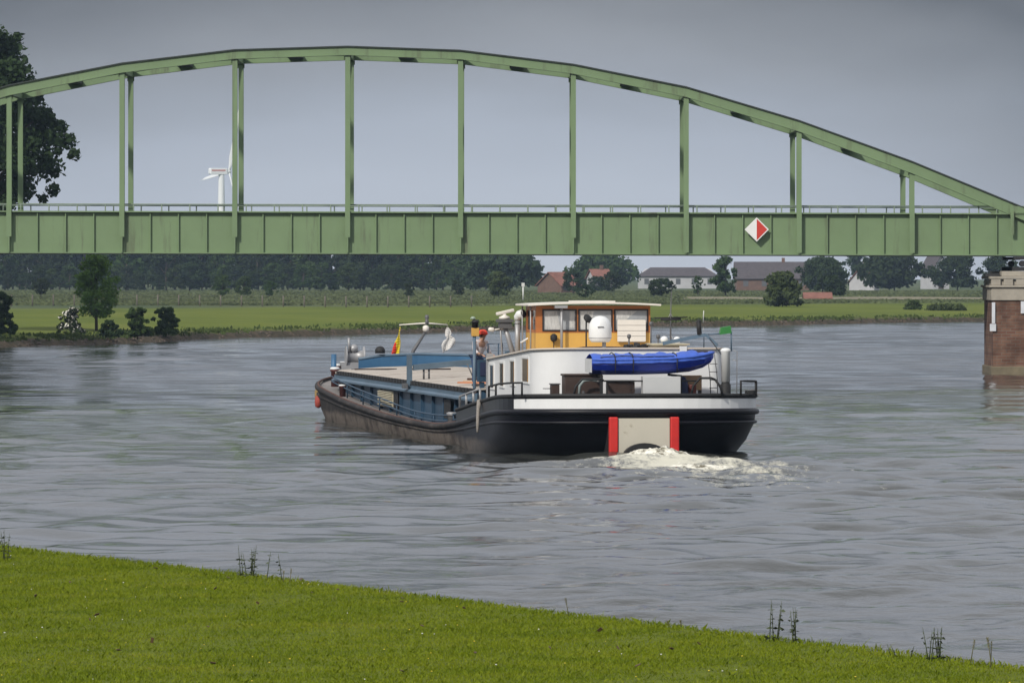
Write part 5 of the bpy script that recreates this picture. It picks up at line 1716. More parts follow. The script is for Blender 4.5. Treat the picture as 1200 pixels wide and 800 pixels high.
# ---- things fixed on the cabin roof
# satellite dome
dz0 = ztop(3.5)
dm = MB()
dm.lathe([(0.05, 2.83), (0.22, 2.83), (0.265, 2.88), (0.29, 2.95), (0.29, 3.18), (0.27, 3.30), (0.21, 3.41), (0.12, 3.475), (0.02, 3.495)], (-0.55, 3.5, 0), 24)
dome = dm.build('satellite_dome', M_WHITE2, barge)
MB().lathe([(0.275, 2.925), (0.292, 2.93), (0.292, 2.945), (0.28, 2.948)], (-0.55, 3.5, 0), 24).build('dome_seam', M_GREY, dome)
MB().tube([(-0.45, 3.5, 2.55), (-0.45, 3.5, 2.84)], 0.05, 10).build('dome_pole', M_GREY, dome)
dg_ = MB()
dg_.box((-0.66, 3.197, 3.20), (-0.50, 3.206, 3.225))
dg_.build('dome_badge', M_GREYD, dome)
MB().lathe([(0.02, 0), (0.12, 0.04), (0.13, 0.1), (0.05, 0.14)], (-0.50, 6.2, 3.36), 12, axis=(0.5, -0.6, 0.6)).tube([(-0.50, 6.2, 2.5), (-0.50, 6.2, 3.38)], 0.02, 6).build('searchlight', M_BLACKM, barge)
# radar
rd = MB().tube([(-1.72, 10.7, 2.3), (-2.02, 10.7, 3.28)], [0.075, 0.06], 8)
rd.tube([(-2.05, 10.7, 2.35), (-2.12, 10.7, 3.28)], 0.022, 6)
radar = rd.build('radar_post', M_GREY, barge)
MB().box((-2.20, 10.5, 3.285), (-1.78, 10.9, 3.36)).box((-2.14, 10.55, 3.12), (-1.82, 10.85, 3.28)).build('radar_platform', M_GREYD, radar)
MB().lathe([(0.14, 3.361), (0.15, 3.42), (0.05, 3.47), (0.05, 3.50)], (-2.0, 10.7, 0), 12).build('radar_motor', M_ROOFW, radar)
MB().obox((-1.98, 10.7, 3.545), (0.50, 0.09, 0.085), (0, R(-12), R(10))).build('radar_scanner', M_ROOFW, radar, bevel=0.02)
MB().lathe([(0.03, 0), (0.06, 0.03), (0.06, 0.12), (0.03, 0.16)], (-2.28, 10.6, 3.08), 10, axis=(-1, 0, 0.1)).tube([(-2.28, 10.6, 3.08), (-2.05, 10.7, 3.12)], 0.018, 5).build('radar_lamp', M_ROOFW, radar)
# exhaust stack with cowl
ex = MB().tube([(-1.72, 10.2, 2.3), (-1.72, 10.2, 3.34)], 0.07, 12).lathe([(0.085, 0), (0.085, 0.03)], (-1.72, 10.2, 3.25), 12)
exo = ex.build('exhaust_stack', M_GREY, barge)
cw = MB().tube([(-1.72, 10.2, 3.34), (-1.72, 10.2, 3.42), (-1.68, 10.15, 3.48), (-1.58, 10.05, 3.51)], [0.085, 0.10, 0.115, 0.12], 12)
cwo = cw.build('exhaust_cowl', M_WHITE2, exo)
MB().lathe([(0.10, 0), (0.10, 0.01)], Vector((-1.58, 10.05, 3.51)) + Vector((0.1, -0.1, 0.03)).normalized()*0.002, 12, axis=(0.1, -0.1, 0.03)).build('cowl_mouth', M_BLACKM, exo)
MB().tube([(-1.68, 9.9, 2.75), (-1.35, 9.8, 2.95)], 0.025, 6).build('stack_brace', M_WHITE2, exo)
# folded awning, roof lockers and clutter
aw = MB()
aw.loft([[(x_, 5.4+0.1*math.sin(x_*3)+0.22*math.cos(q)*w, ztop(5.4)+0.06*w+0.075*math.sin(q)*w) for q in [2*math.pi*i/10 for i in range(10)]] for x_, w in ((-1.35, 0.12), (-1.1, 0.5), (-0.7, 0.95), (-0.2, 1.0), (0.4, 0.9), (0.9, 1.0), (1.2, 0.5), (1.35, 0.2))])
aw.build('folded_awning', mat('awning_brown', (0.050, 0.024, 0.016), 0.9, 0, 0.3, 6), barge)
bx = MB().box((0.78, 3.2, ztop(3.3)-0.1), (1.62, 4.2, ztop(3.3)+0.10)).box((0.72, 3.12, ztop(3.3)+0.102), (1.68, 4.28, ztop(3.3)+0.135))
bx.build('roof_locker', M_LOUV, cabin)
an = MB().tube([(1.66, 6, ztop(6)-0.1), (1.66, 6, 3.45), (1.68, 6, 4.12)], [0.025, 0.018, 0.008], 6)
ano = an.build('antenna_mast', M_GREYD, barge)
MB().tube([(1.24, 6, 3.42), (2.10, 6, 3.44)], 0.016, 6).tube([(1.40, 6, 3.38), (1.92, 6, 3.39)], 0.03, 6).build('antenna_crossbar', M_BLACKM, ano)
MB().tube([(1.60, 6, 3.42), (1.66, 6, 3.55), (1.72, 6, 3.42)], 0.012, 5).tube([(1.66, 6, 3.0), (1.85, 6.0, 2.6)], 0.01, 5).build('antenna_stay', M_GREY, ano)
MB().ball((1.66, 5.0, 2.86), 0.095).tube([(1.66, 5.0, 2.55), (1.66, 5.0, 2.8)], 0.03, 6).build('white_ball_lamp', M_WHITE2, barge)
MB().ball((1.12, 3.7, ztop(3.3)+0.23), 0.10, 0.10, 0.09).build('small_dome', M_WHITE2, cabin)
# small mast fittings ahead of the dome
for x_, y_, z_ in ((0.32, 4.4, 0.30), (0.90, 4.5, 0.62), (1.1, 4.6, 0.30)):
    MB().tube([(x_, y_, ztop(y_)-0.05), (x_+0.01, y_, ztop(y_)+z_)], 0.022, 6).lathe([(0.03, 0), (0.05, 0.02), (0.05, 0.09), (0.02, 0.11)], (x_+0.01, y_, ztop(y_)+z_), 8).build('roof_lamp_post', M_GREYD, cabin)
cl_ = MB()
for k_ in range(9):
    cl_.obox((0.2+0.1*k_+rh.uniform(-.03, .03), 4.0+rh.uniform(-.2, .2), ztop(4.0)+0.05+rh.uniform(0, .05)), (rh.uniform(.06, .16), rh.uniform(.06, .2), rh.uniform(.05, .12)), (rh.uniform(-.4, .4), rh.uniform(-.4, .4), rh.uniform(0, 3)))
cl_.build('roof_gear', M_BLACKM, cabin)
# davit for the dinghy
dv = MB().bar((0.95, 2.9, 2.80), (2.02, 2.7, 3.02), 0.09, 0.09)
dv.bar((2.02, 2.7, 3.02), (2.30, 2.6, 2.75), 0.07, 0.07)
dvo = dv.build('davit_arm', M_BLUEL, barge)
MB().tube([(1.86, 2.72, 3.02), (1.84, 2.72, 3.34)], [0.06, 0.065], 10).ball((1.84, 2.72, 3.34), 0.065).build('davit_winch', M_BLACKM, dvo)
MB().tube([(2.1, 2.7, 2.95), (2.15, 1.2, 2.55)], 0.012, 5).build('davit_cable', M_BLACKM, dvo)
MB().box((1.5, 2.16, 2.46), (1.98, 2.185, 2.62)).build('vent_slot', M_WOODDK, cabin)
MB().box((1.26, 2.12, 2.50), (1.44, 2.19, 2.74)).build('vent_trunk', M_WHITE2, cabin)
# starboard navigation light on its bracket
sl = MB().tube([(2.02, 3.0, 2.6), (2.02, 3.0, 3.02), (2.55, 3.0, 3.05)], 0.018, 6).tube([(2.72, 3.0, 2.6), (2.72, 3.0, 3.1)], 0.02, 6)
slo = sl.build('light_bracket', M_BLUEL, barge)
gb_ = MB().loft([[(2.42, 2.95, 3.02), (2.42, 3.15, 3.02), (2.46, 3.15, 3.20), (2.46, 2.95, 3.20)], [(2.72, 2.95, 3.06), (2.72, 3.15, 3.06), (2.70, 3.15, 3.24), (2.70, 2.95, 3.24)]], smooth=False)
gb_.build('starboard_light', mat('starboard_green', (0.035, 0.20, 0.045), 0.5, 0, 0.15), slo)
# white ventilator column at the starboard quarter
vc = MB().lathe([(0.112, 1.86), (0.112, 2.60), (0.13, 2.62), (0.13, 2.66), (0.08, 2.70), (0.01, 2.71)], (2.24, 1.05, 0), 20)
vco = vc.build('vent_column', M_WHITE2, barge)
MB().lathe([(0.13, 0.75), (0.13, 1.80), (0.105, 1.82), (0.105, 1.859)], (2.24, 1.05, 0), 16).build('vent_base', M_BLACKM, vco)
MB().tube([(2.52, 1.05, 1.4), (2.53, 1.05, 2.62), (2.44, 1.05, 2.64)], 0.012, 5).tube([(2.43, 1.05, 2.4), (2.52, 1.05, 2.4)], 0.012, 5).build('vent_wire', M_GREY, vco)
# rope ladder netting on the cabin's starboard aft corner
ld = MB()
for x_ in (1.98, 2.16):
    ld.tube([(x_-0.06, 1.9, 2.55), (x_, 1.8, 1.9), (x_, 1.75, 1.2)], 0.012, 5)
for k_ in range(6):
    z = 1.3+0.2*k_; ld.tube([(1.96, 1.8, z), (2.16, 1.8, z)], 0.011, 5)
ld.build('rope_ladder', M_GREYD, barge)

# ---- rails
def rail(pts, z0f, h, r, m, name, posts=()):
    t_ = MB()
    top = [(p[0], p[1], z0f(p[1])+h) for p in pts]
    t_.tube([(pts[0][0], pts[0][1], z0f(pts[0][1]))] + top + [(pts[-1][0], pts[-1][1], z0f(pts[-1][1]))], r, 6)
    for p in posts:
        t_.tube([(p[0], p[1], z0f(p[1])), (p[0], p[1], z0f(p[1])+h)], r, 6)
    return t_.build(name, m, barge)
rail([(-3.22, 10.4), (-3.22, 8.4), (-3.22, 6.4)], zbw, 0.34, 0.03, M_GREY, 'side_rail', [(-3.22, 9.1), (-3.22, 7.7)])
rail([(-3.22, 4.7), (-3.20, 2.9), (-3.10, 1.6), (-2.9, 0.95)], zbw, 0.33, 0.028, M_BLACKM, 'side_rail', [(-3.22, 3.4), (-3.06, 1.4)])
rail([(2.55, 0.62), (2.78, 0.85), (3.02, 1.3), (3.14, 1.75)], zbw, 0.36, 0.028, M_BLACKM, 'stern_rail', [(3.10, 1.6)])
MB().box((2.82, 1.1, zbw(1)+0.02), (3.05, 1.6, zbw(1)+0.12)).build('fairlead', M_BLACKM, barge)
rl_ = MB()
for x0, x1, h_ in ((-1.70, -0.95, 0.40), (1.25, 1.85, 0.42)):
    s_ = 0.25
    rl_.tube([(x0, 0.3, 1.55), (x0+0.05, 0.3, 1.55+h_*0.55), (x0+0.22, 0.3, 1.55+h_), (x1-0.1, 0.3, 1.55+h_), (x1, 0.3, 1.55+h_*0.9)], 0.03, 6)
rl_.tube([(-0.95, 0.3, 1.90), (1.4, 0.3, 1.90)], 0.018, 6)
rl_.tube([(1.85, 0.3, 1.93), (1.98, 0.3, 1.75), (2.06, 0.35, 1.5)], 0.03, 6)
rl_.build('quarter_rail', M_BLACKM, barge)
MB().tube([(-3.24, 5.9, 1.25), (-3.32, 5.8, 1.30), (-3.36, 5.7, 1.1), (-3.40, 5.5, 0.75), (-3.42, 5.4, 0.52)], [0.06, 0.07, 0.05, 0.045, 0.03], 8).build('hanging_hawser', M_ROPE, barge)

# ---- forward of the cabin: signal post, blue stair frame
sg = MB().tube([(-2.62, 12.0, 0.5), (-2.62, 12.0, 2.95)], 0.045, 8)
sgo = sg.build('signal_post', M_BLUEL, barge)
MB().box((-2.70, 11.93, 2.90), (-2.50, 12.07, 3.12)).build('signal_box', M_OCHRE, sgo, bevel=0.01)
MB().lathe([(0.085, 0), (0.085, 0.14), (0.10, 0.145), (0.10, 0.17), (0.06, 0.22)], (-2.60, 12, 3.121), 12).build('signal_lamp', M_BLACKM, sgo)
MB().lathe([(0.05, 0), (0.08, 0.03), (0.03, 0.08)], (-2.66, 12, 3.342), 10).build('signal_cap', mat('lamp_pale_green', (0.30, 0.38, 0.30), 0.4), sgo)
bc = MB().box((-2.56, 11.62, 1.70), (-2.16, 11.95, 2.28))
bco = bc.build('stair_cabinet', M_BLUE, barge)
MB().box((-2.52, 11.60, 1.86), (-2.26, 11.619, 2.22)).build('cabinet_opening', M_NAVY, bco)
MB().tube([(-2.30, 11.7, 2.28), (-2.30, 11.7, 2.70), (-1.92, 11.7, 2.72), (-1.92, 11.7, 1.6)], 0.022, 6).tube([(-2.02, 11.7, 2.71), (-2.02, 11.7, 2.1)], 0.016, 6).build('stair_rail', M_BLUE, bco)
MB().box((-2.50, 11.65, 0.5), (-2.40, 11.9, 1.69)).box((-2.28, 11.65, 0.5), (-2.18, 11.9, 1.69)).build('cabinet_leg', M_BLUE, bco)
MB().box((-1.9, 11.3, 1.5), (2.2, 11.36, 2.52)).build('cabin_front_screen', M_BLUEL, barge)

# ---- loose things aft
lk = on_barge('deck_locker', 'tall dark brown locker on the aft deck left of the dinghy', 'locker', (-1.38, 1.15, 0.8))
MB().box((-0.45, -0.28, 0), (0.45, 0.3, 1.22)).build('case', M_WOODDK, lk, bevel=0.015)
MB().box((-0.48, -0.31, 1.222), (0.48, 0.33, 1.27)).build('lid', M_WOODDK, lk, bevel=0.01)
MB().box((-0.03, -0.30, 0.7), (0.03, -0.281, 0.85)).build('latch', M_GREYD, lk)
lk = on_barge('tool_box', 'small brown box beside the tall locker on the aft deck', 'box', (-2.02, 1.35, 0.8))
MB().box((-0.10, -0.15, 0), (0.10, 0.15, 1.0)).build('case', M_WOODDK, lk, bevel=0.01)
MB().box((-0.12, -0.17, 1.002), (0.12, 0.17, 1.03)).build('lid', M_GREYD, lk)
MB().tube([(-0.30, 0, 0.9), (-0.1, 0, 0.9)], 0.012, 5).build('handle', M_GREYD, lk)
lk = on_barge('deck_chest', 'low dark chest under the stern of the blue dinghy', 'chest', (-0.42, 1.0, 0.8))
MB().box((-0.33, -0.2, 0), (0.33, 0.25, 1.07)).build('case', M_WOODDK, lk, bevel=0.015)
MB().box((-0.36, -0.23, 1.072), (0.36, 0.28, 1.11)).build('lid', M_BLACKM, lk)
lk = on_barge('storage_box', 'pale grey rectangular box under the middle of the dinghy', 'box', (0.50, 0.38, 0.8))
MB().box((-0.47, -0.16, 0.74), (0.47, 0.22, 1.21)).build('case', M_PANEL, lk, bevel=0.012)
MB().box((-0.44, -0.1, 0), (-0.38, 0.15, 0.739)).box((0.38, -0.1, 0), (0.44, 0.15, 0.739)).build('stand', M_GREYD, lk)
lk = on_barge('covered_winch', 'navy cover over a winch right of the pale grey box', 'winch', (1.10, 0.9, 0.8))
MB().loft([[(0.13*w*math.cos(q)*1.3, 0.2*w*math.sin(q), z) for q in [2*math.pi*i/12 for i in range(12)]] for z, w in ((0, 1.1), (0.7, 1.1), (1.05, 0.95), (1.18, 0.6), (1.22, 0.15))]).build('cover', M_NAVY, lk)
MB().tube([(-0.10, 0, 1.22), (-0.35, -0.05, 1.25)], 0.03, 6).build('crank', M_BLACKM, lk)
lk = on_barge('crate', 'tan crate on the aft deck under the dinghy bow', 'crate', (1.45, 1.5, 0.8))
MB().box((-0.24, -0.15, 0.85), (0.24, 0.15, 1.22)).build('case', mat('crate_tan', (0.46, 0.30, 0.17), 0.8, 0, 0.12), lk, bevel=0.01)
MB().box((-0.24, -0.12, 0), (-0.18, 0.12, 0.849)).box((0.18, -0.12, 0), (0.24, 0.12, 0.849)).build('trestle', M_WOODDK, lk)
lk = on_barge('paint_drum', 'small rust red drum below the tan crate', 'drum', (1.36, 0.95, 0.8))
MB().lathe([(0.12, 0), (0.13, 0.02), (0.12, 0.4), (0.13, 0.42), (0.12, 0.95), (0.13, 0.97), (0.12, 1.0)], (0, 0, 0), 14).build('drum', mat('drum_red', (0.13, 0.032, 0.024), 0.6, 0, 0.2), lk)
MB().tube([(-0.12, 0, 1.0), (-0.08, 0, 1.1), (0.08, 0, 1.1), (0.12, 0, 1.0)], 0.01, 5).build('handle', M_GREYD, lk)
lk = on_barge('deck_hose', 'pale grey bent hose arching before the tall brown locker', 'hose', (-1.30, 0.62, 0.8))
MB().tube([(-0.22, 0, 0.7), (-0.20, 0, 0.98), (-0.10, 0, 1.10), (0.08, 0, 1.13), (0.26, 0, 1.09)], 0.035, 8).build('hose', mat('hose_grey', (0.20, 0.24, 0.24), 0.6), lk)
MB().lathe([(0.05, 0), (0.05, 0.06)], (0.26, 0, 1.06), 10).build('coupling', M_GREYD, lk)

# ---- dinghy
def dinghy():
    d = on_barge('dinghy', 'bright blue dinghy lying covered across the barge stern', 'dinghy', (0.33, 0.85, 2.05))
    M_D1 = mat('dinghy_blue', (0.012, 0.040, 0.40), 0.35, 0, 0.08, 2)
    M_D2 = mat('dinghy_cover_blue', (0.045, 0.115, 0.52), 0.6, 0, 0.10, 5, bump=0.3, bscale=6)  # paler than the hull: light on the upward face put into the colour
    # stations along x: (x, half beam, keel z, chine z, gunwale z)
    S = [(-1.56, 0.50, 0.03, 0.12, 0.38), (-1.2, 0.55, 0.0, 0.11, 0.375), (-0.4, 0.60, 0.0, 0.11, 0.38), (0.4, 0.58, 0.02, 0.13, 0.40), (0.95, 0.48, 0.07, 0.19, 0.44), (1.3, 0.32, 0.17, 0.28, 0.49), (1.5, 0.14, 0.30, 0.38, 0.53), (1.57, 0.02, 0.42, 0.46, 0.55)]
    rings = []
    for x_, hb, k_, c_, g_ in S:
        rings.append([(x_, 0, k_), (x_, -hb*0.72, c_), (x_, -hb*0.93, (c_+g_)/2), (x_, -hb, g_), (x_, hb, g_), (x_, hb*0.93, (c_+g_)/2), (x_, hb*0.72, c_)])
    MB().loft(rings, smooth=False).build('hull', M_D1, d)
    g = MB()
    for sd in (-1, 1):
        g.tube([(x_, sd*hb, g_) for x_, hb, k_, c_, g_ in S], 0.035, 8)
    g.build('gunwale', M_D2, d)
    cv = []
    for x_, hb, k_, c_, g_ in S:
        cv.append([(x_, -hb*1.02, g_-0.09), (x_, -hb*1.03, g_+0.01), (x_, -hb*0.6, g_+0.10*min(1, hb*2)), (x_, 0, g_+0.155*min(1, hb*2)), (x_, hb*0.6, g_+0.10*min(1, hb*2)), (x_, hb*1.03, g_+0.01), (x_, hb*1.02, g_-0.09)])
    cf = []
    for a_, b_ in zip(cv[:-1], cv[1:]):
        for q in range(8):
            f_ = q/8
            row = []
            for k_, (p_, w_) in enumerate(zip(a_, b_)):
                v_ = [p_[c]*(1-f_) + w_[c]*f_ for c in range(3)]
                ph = v_[0]*9 + k_*1.7
                v_[2] += (0.014*math.sin(ph) + 0.012*math.sin(v_[0]*23 + k_)) * (0.4 if k_ in (0, 6) else 1.0) - (0.03 if 2 <= k_ <= 4 and abs(((v_[0]+1.5) % 0.8) - 0.4) < 0.15 else 0)
                v_[1] += 0.008*math.sin(v_[0]*14 + k_*2)
                row.append(tuple(v_))
            cf.append(row)
    cf.append(cv[-1])
    MB().loft(cf, caps=False, closed=False).build('cover', M_D2, d)
    MB().box((-1.60, -0.46, 0.06), (-1.561, 0.46, 0.40)).build('transom', M_PANEL, d)
    r_ = MB()
    for x_ in (-1.0, -0.55, 0.55):
        r_.tube([(x_, -0.62, 0.05), (x_, -0.635, 0.38), (x_+0.02, -0.36, 0.50), (x_, 0.0, 0.55), (x_, 0.36, 0.50), (x_, 0.635, 0.38)], 0.014, 5)
    r_.tube([(-1.35, -0.50, 0.435), (-0.8, -0.5, 0.47), (-0.3, -0.52, 0.45), (0.5, -0.5, 0.46)], 0.013, 5)
    r_.build('lashing', M_BLACKM, d)
dinghy()
for x_ in (-1.0, 0.98):
    cr = MB()
    cr.box((x_-0.035, 0.30, 0.8), (x_+0.035, 0.37, 2.0)); cr.box((x_-0.035, 0.30, 2.001), (x_+0.035, 1.5, 2.05)); cr.box((x_-0.035, 1.42, 0.8), (x_+0.035, 1.47, 2.0))
    cr.build('dinghy_cradle', M_BLACKM, barge)
MB().box((-1.14, 1.3, 0.8), (-1.05, 1.36, 2.03)).build('cradle_post', M_WHITE2, barge)

# ---- things on the hatch cover
def hz_at(x, y): return float(np.interp(abs(x), [0, 1.3, 2.55], [1.66, 1.62, 1.535]))+0.02
M_PLANK = mat('orange_plank', (0.50, 0.20, 0.10), 0.8, 0, 0.15, 3, stretch=(3, 0.5, 1)); M_PLANK2 = mat('pale_plank', (0.50, 0.38, 0.28), 0.8, 0, 0.12)
for i, (x_, y_, rz_, m_, lb) in enumerate([(-1.9, 15.2, 1.25, M_PLANK, 'orange painted plank, nearest the cabin on the hatch cover'), (-1.6, 16.3, 1.35, M_PLANK2, 'pale plank behind the orange plank on the hatch cover'), (-1.75, 14.4, 1.3, M_PLANK, 'short orange plank at the rear edge of the hatch cover')]):
    o_ = on_barge('plank', lb, 'plank', (x_, y_, hz_at(x_, y_)), rz_)
    MB().box((-0.09, -0.75+0.2*(i == 2), 0.0), (0.09, 0.75-0.2*(i == 2), 0.045)).build('board', m_, o_)
for i, (x_, y_, L, rz_, lb) in enumerate([(-1.95, 40.0, 1.3, 1.5, 'brown boat hook pole lying farthest forward on the hatch cover'), (-0.75, 36.0, 1.2, 1.5, 'darker pole lying on the hatch cover below the yellow flag')]):
    o_ = on_barge('boat_hook', lb, 'pole', (x_, y_, hz_at(x_, y_)+0.01), rz_)
    MB().tube([(0, -L/2, 0.02), (0, L/2, 0.02)], 0.022, 6).build('shaft', M_WOODDK, o_)
    MB().tube([(0, L/2, 0.02), (0, L/2+0.1, 0.02), (0.05, L/2+0.06, 0.02)], 0.012, 5).build('hook', M_GREYD, o_)
cn = on_barge('chain_pile', 'heap of dark chain and rails on the rear hatch cover', 'chain', (-1.2, 17.0, hz_at(-1.2, 17)))
cm = MB()
for k_ in range(26):
    cm.lathe([(0.035, -0.012), (0.05, 0.0), (0.035, 0.012)], (-0.9+0.072*k_, 0.12*math.sin(k_*0.9), 0.03), 8, axis=(rh.uniform(-1, 1), rh.uniform(-1, 1), 0.4))
cm.build('links', M_GREYD, cn)
MB().bar((-1.0, -0.35, 0.05), (1.0, -0.15, 0.05), 0.05, 0.05).bar((-0.9, 0.3, 0.05), (0.9, 0.4, 0.05), 0.04, 0.04).build('rails', M_RUST, cn)

# ------------------------------------------------------------------ the deckhand
def skin_mesh(name, nodes, edges, root, m, parent, sub=2):
    me = bpy.data.meshes.new(name)
    keys = list(nodes)
    me.from_pydata([nodes[k][0] for k in keys], [(keys.index(a_), keys.index(b_)) for a_, b_ in edges], [])
    o = bpy.data.objects.new(name, me); COL.objects.link(o); o.parent = parent
    me.materials.append(m)
    sk = o.modifiers.new('skin', 'SKIN'); sk.use_smooth_shade = True
    lay = me.skin_vertices[0] if me.skin_vertices else None
    if lay is None:
        bm = bmesh.new(); bm.from_mesh(me); bm.verts.layers.skin.verify(); bm.to_mesh(me); bm.free(); lay = me.skin_vertices[0]
    for i, k in enumerate(keys):
        r = nodes[k][1]
        lay.data[i].radius = (r, r) if isinstance(r, (int, float)) else r
        lay.data[i].use_root = (k == root)
    s = o.modifiers.new('sub', 'SUBSURF'); s.levels = sub; s.render_levels = sub
    return o
def person():
    # standing on the hatch edge, bent slightly forward over the stair cabinet, facing right and aft
    px_, py_ = -2.45, 12.7
    t = on_barge('person', 'person in orange-red cap, white top and blue trousers before the deckhouse', 'person', (px_, py_, 1.56), R(-150))
    M_SK = mat('skin', (0.42, 0.24, 0.17), 0.6, 0, 0.05); M_SH = mat('white_shirt', (0.62, 0.56, 0.57), 0.85, 0, 0.08)
    M_TR = mat('blue_trousers', (0.03, 0.06, 0.14), 0.85, 0, 0.15); M_CAP = mat('orange_red_cap', (0.68, 0.055, 0.025), 0.7, 0, 0.1)
    M_HAIR = mat('hair_dark', (0.04, 0.025, 0.018), 0.8)
    k = 0.90
    J = {'pelvis': (0, 0, 0.88), 'spine': (0, 0.05, 1.05), 'chest': (0, 0.13, 1.22), 'neck': (0, 0.19, 1.36), 'skull': (0, 0.235, 1.45), 'crown': (0, 0.235, 1.545)}
    N = {'pelvis': (J['pelvis'], 0.12), 'spine': (J['spine'], 0.115), 'chest': (J['chest'], 0.125), 'neck': (J['neck'], 0.05), 'skull': (J['skull'], (0.082, 0.095)), 'crown': (J['crown'], 0.07),
         'nose': ((0, 0.345, 1.455), 0.016), 'chin': ((0, 0.31, 1.395), 0.03)}
    E = [('pelvis', 'spine'), ('spine', 'chest'), ('chest', 'neck'), ('neck', 'skull'), ('skull', 'crown'), ('skull', 'nose'), ('neck', 'chin')]
    for s_, n_ in ((-1, 'l'), (1, 'r')):
        N['sho'+n_] = ((s_*0.18, 0.13, 1.28), 0.058); N['elb'+n_] = ((s_*0.23, 0.17, 1.02), 0.042); N['wri'+n_] = ((s_*0.17, 0.36, 0.92), 0.028); N['palm'+n_] = ((s_*0.16, 0.43, 0.90), 0.03)
        E += [('chest', 'sho'+n_), ('sho'+n_, 'elb'+n_), ('elb'+n_, 'wri'+n_), ('wri'+n_, 'palm'+n_)]
        for q in range(4):
            off = (q-1.5)*0.019
            L = [0.065, 0.075, 0.07, 0.055][q]
            a_, b_ = f'f{q}a{n_}', f'f{q}b{n_}'
            N[a_] = ((s_*0.16+off, 0.465+L*0.3, 0.89), 0.0095); N[b_] = ((s_*0.16+off, 0.465+L*0.7, 0.86-L*0.2), 0.008)
            E += [('palm'+n_, a_), (a_, b_)]
        N['th'+n_] = ((s_*0.16-s_*0.045, 0.44, 0.89), 0.010); N['th2'+n_] = ((s_*0.16-s_*0.055, 0.475, 0.875), 0.008)
        E += [('wri'+n_, 'th'+n_), ('th'+n_, 'th2'+n_)]
        N['hip'+n_] = ((s_*0.09, 0, 0.84), 0.088); N['kne'+n_] = ((s_*0.10, 0.03, 0.46), 0.056); N['ank'+n_] = ((s_*0.10, -0.01, 0.09), 0.038); N['toe'+n_] = ((s_*0.11, 0.15, 0.04), 0.035)
        E += [('pelvis', 'hip'+n_), ('hip'+n_, 'kne'+n_), ('kne'+n_, 'ank'+n_), ('ank'+n_, 'toe'+n_)]
    body = skin_mesh('body', N, E, 'pelvis', M_SK, t)
    S = {'w': ((0, 0.01, 0.92), 0.135), 'spine': (J['spine'], 0.135), 'chest': (J['chest'], 0.145), 'nk': ((0, 0.165, 1.32), 0.075)}
    ES = [('w', 'spine'), ('spine', 'chest'), ('chest', 'nk')]
    T = {'p': ((0, 0, 0.90), 0.135)}
    ET = []
    for s_, n_ in ((-1, 'l'), (1, 'r')):
        S['s'+n_] = ((s_*0.18, 0.13, 1.28), 0.072); S['e'+n_] = ((s_*0.23, 0.17, 1.03), 0.058); S['c'+n_] = ((s_*0.19, 0.30, 0.95), 0.045)
        ES += [('chest', 's'+n_), ('s'+n_, 'e'+n_), ('e'+n_, 'c'+n_)]
        T['h'+n_] = ((s_*0.09, 0, 0.82), 0.10); T['k'+n_] = ((s_*0.10, 0.03, 0.46), 0.072); T['a'+n_] = ((s_*0.10, -0.01, 0.11), 0.060)
        ET += [('p', 'h'+n_), ('h'+n_, 'k'+n_), ('k'+n_, 'a'+n_)]
        MB().loft([[(s_*0.10 + 0.045*w*math.cos(q), y_, 0.045 + 0.042*w*math.sin(q)) for q in [2*math.pi*i/10 for i in range(10)]] for y_, w in ((-0.07, 0.7), (-0.02, 1.05), (0.1, 1.1), (0.19, 0.75), (0.22, 0.3))]).build('shoe', M_HAIR, t)
    skin_mesh('shirt', S, ES, 'spine', M_SH, t)
    skin_mesh('trousers', T, ET, 'p', M_TR, t)
    hc_ = Vector((0, 0.235, 1.50))
    cp = MB().lathe([(0.115, -0.012), (0.122, 0.03), (0.112, 0.075), (0.078, 0.112), (0.03, 0.127), (0.004, 0.13)], hc_, 16, axis=(0, 0.12, 1))
    cp.loft([[(0.085*math.sin(q), 0.235 + 0.09*math.cos(q)*1 + r_, 1.50 - 0.10*r_ + dz) for q in [(-0.9 + 1.8*i/8) for i in range(9)] for dz in (0,)] + [(0.085*math.sin(q), 0.235 + 0.09*math.cos(q) + r_, 1.508 - 0.10*r_) for q in [(0.9 - 1.8*i/8) for i in range(9)]] for r_ in (0.0, 0.04, 0.075)], smooth=True)
    cp.build('cap', M_CAP, t)
    MB().lathe([(0.095, -0.07), (0.105, -0.03), (0.108, -0.005)], Vector((0, 0.215, 1.495)), 14, axis=(0, 0.12, 1)).build('hair', M_HAIR, t)
    for s_ in (-1, 1):
        MB().ball((s_*0.032, 0.322, 1.475), 0.010, 0.006, 0.008, 8).build('eye', M_HAIR, t)
    MB().ball((0, 0.325, 1.415), 0.022, 0.006, 0.006, 8).build('mouth', mat('lips', (0.30, 0.10, 0.09), 0.6), t)
    for o in t.children:
        o.scale = (1.12, 1.12, 1.0)
    t.scale = (0.93, 0.93, 0.93)
person()

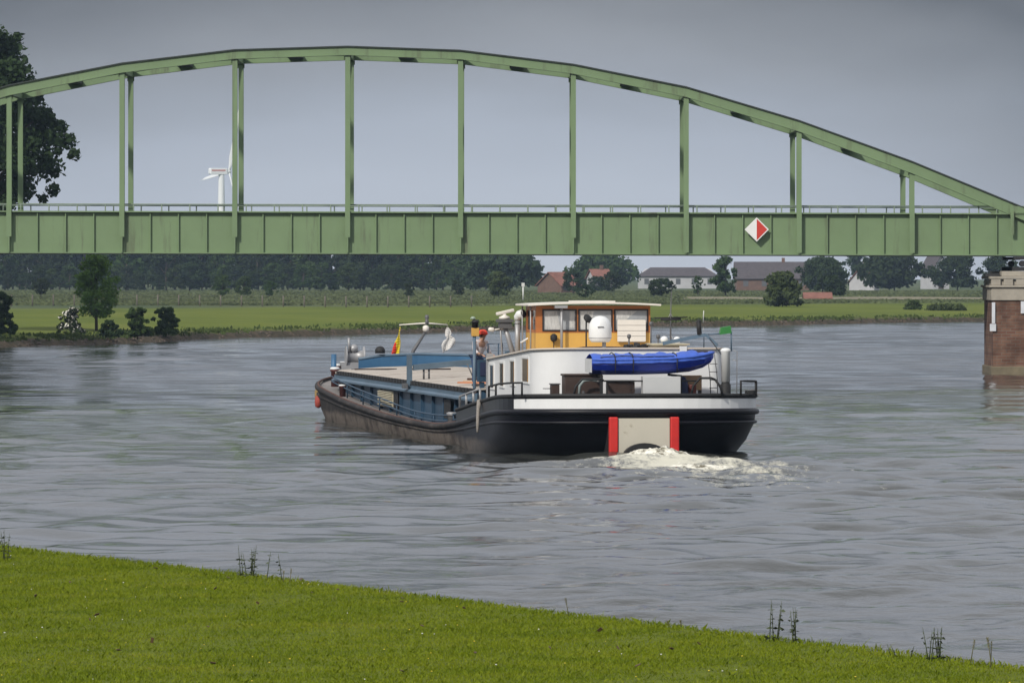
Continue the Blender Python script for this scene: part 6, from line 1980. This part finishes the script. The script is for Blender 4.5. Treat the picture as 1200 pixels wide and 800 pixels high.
# ------------------------------------------------------------------ propeller wash: a heap of froth behind the stern plate
def froth():
    rs = np.random.RandomState(8)
    xs_ = np.linspace(-5.2, 4.2, 320); ys_ = np.linspace(-15.5, 0.6, 330)
    X, Y = np.meshgrid(xs_, ys_)
    Z = np.zeros_like(X)
    def vn(fx, fy, seed):
        g = np.random.RandomState(seed).rand(64, 64)
        u, v = (X*fx + 13) % 63, (Y*fy + 17) % 63
        i, j = u.astype(int), v.astype(int); a_, b_ = u-i, v-j
        a_ = a_*a_*(3-2*a_); b_ = b_*b_*(3-2*b_)
        i2, j2 = (i+1) % 64, (j+1) % 64
        return g[i, j]*(1-a_)*(1-b_) + g[i2, j]*a_*(1-b_) + g[i, j2]*(1-a_)*b_ + g[i2, j2]*a_*b_
    n1 = sum(vn(1.3*2**k, 0.8*2**k, 40+k)*0.5**k for k in range(5))/1.94
    n2 = sum(vn(3.1*2**k, 2.0*2**k, 60+k)*0.6**k for k in range(4))/2.18
    X0 = X
    X = X + 0.115*np.clip(-Y-1, 0, 99)
    mound = 0.34*np.exp(-((X-0.15)/0.85)**2 - ((Y+2.0)/1.0)**2) + 0.19*np.exp(-((X-0.2)/1.25)**2 - ((Y+4.2)/2.0)**2) + 0.085*np.exp(-((X-0.4)/1.9)**2 - ((Y+8.0)/3.4)**2)
    n3 = vn(6.0, 4.0, 91)*0.5 + vn(9.5, 7.0, 92)*0.5
    Z = mound*(0.35+1.2*n1) + 0.30*(n2-0.5)*np.clip(mound*5, 0.15, 1) + 0.07*(n3-0.5) + 0.10*(n1-0.5) - 0.085
    Z -= 0.22*np.clip((np.abs(X-0.3)-2.7), 0, 9)
    X = X0
    Z -= 0.0*X + 0.16*np.clip(-Y-11.0, 0, 9) + 0.5*np.clip(Y+1.0, 0, 9)
    v = np.stack([X, Y, Z], -1).reshape(-1, 3)
    nr, ncl = X.shape
    ii, jj = np.meshgrid(np.arange(nr-1), np.arange(ncl-1), indexing='ij'); a_ = (ii*ncl+jj).ravel()
    f = np.stack([a_, a_+1, a_+ncl+1, a_+ncl], 1)
    zmax = v[f][:, :, 2].max(1)
    f = f[zmax > -0.07]
    m = mat('froth', (0.76, 0.74, 0.65), 0.85, 0, 0.22, 2.2, bump=0.8, bscale=9, spec=0.3, dirt=((0.13, 0.115, 0.075), 3.4, 0.49, (1, 0.7, 1.6)))
    o = link('wake_foam', np_mesh('wake_foam', v, f, m, True)); o.matrix_world = BM
    struct(o, 'stuff')
froth()
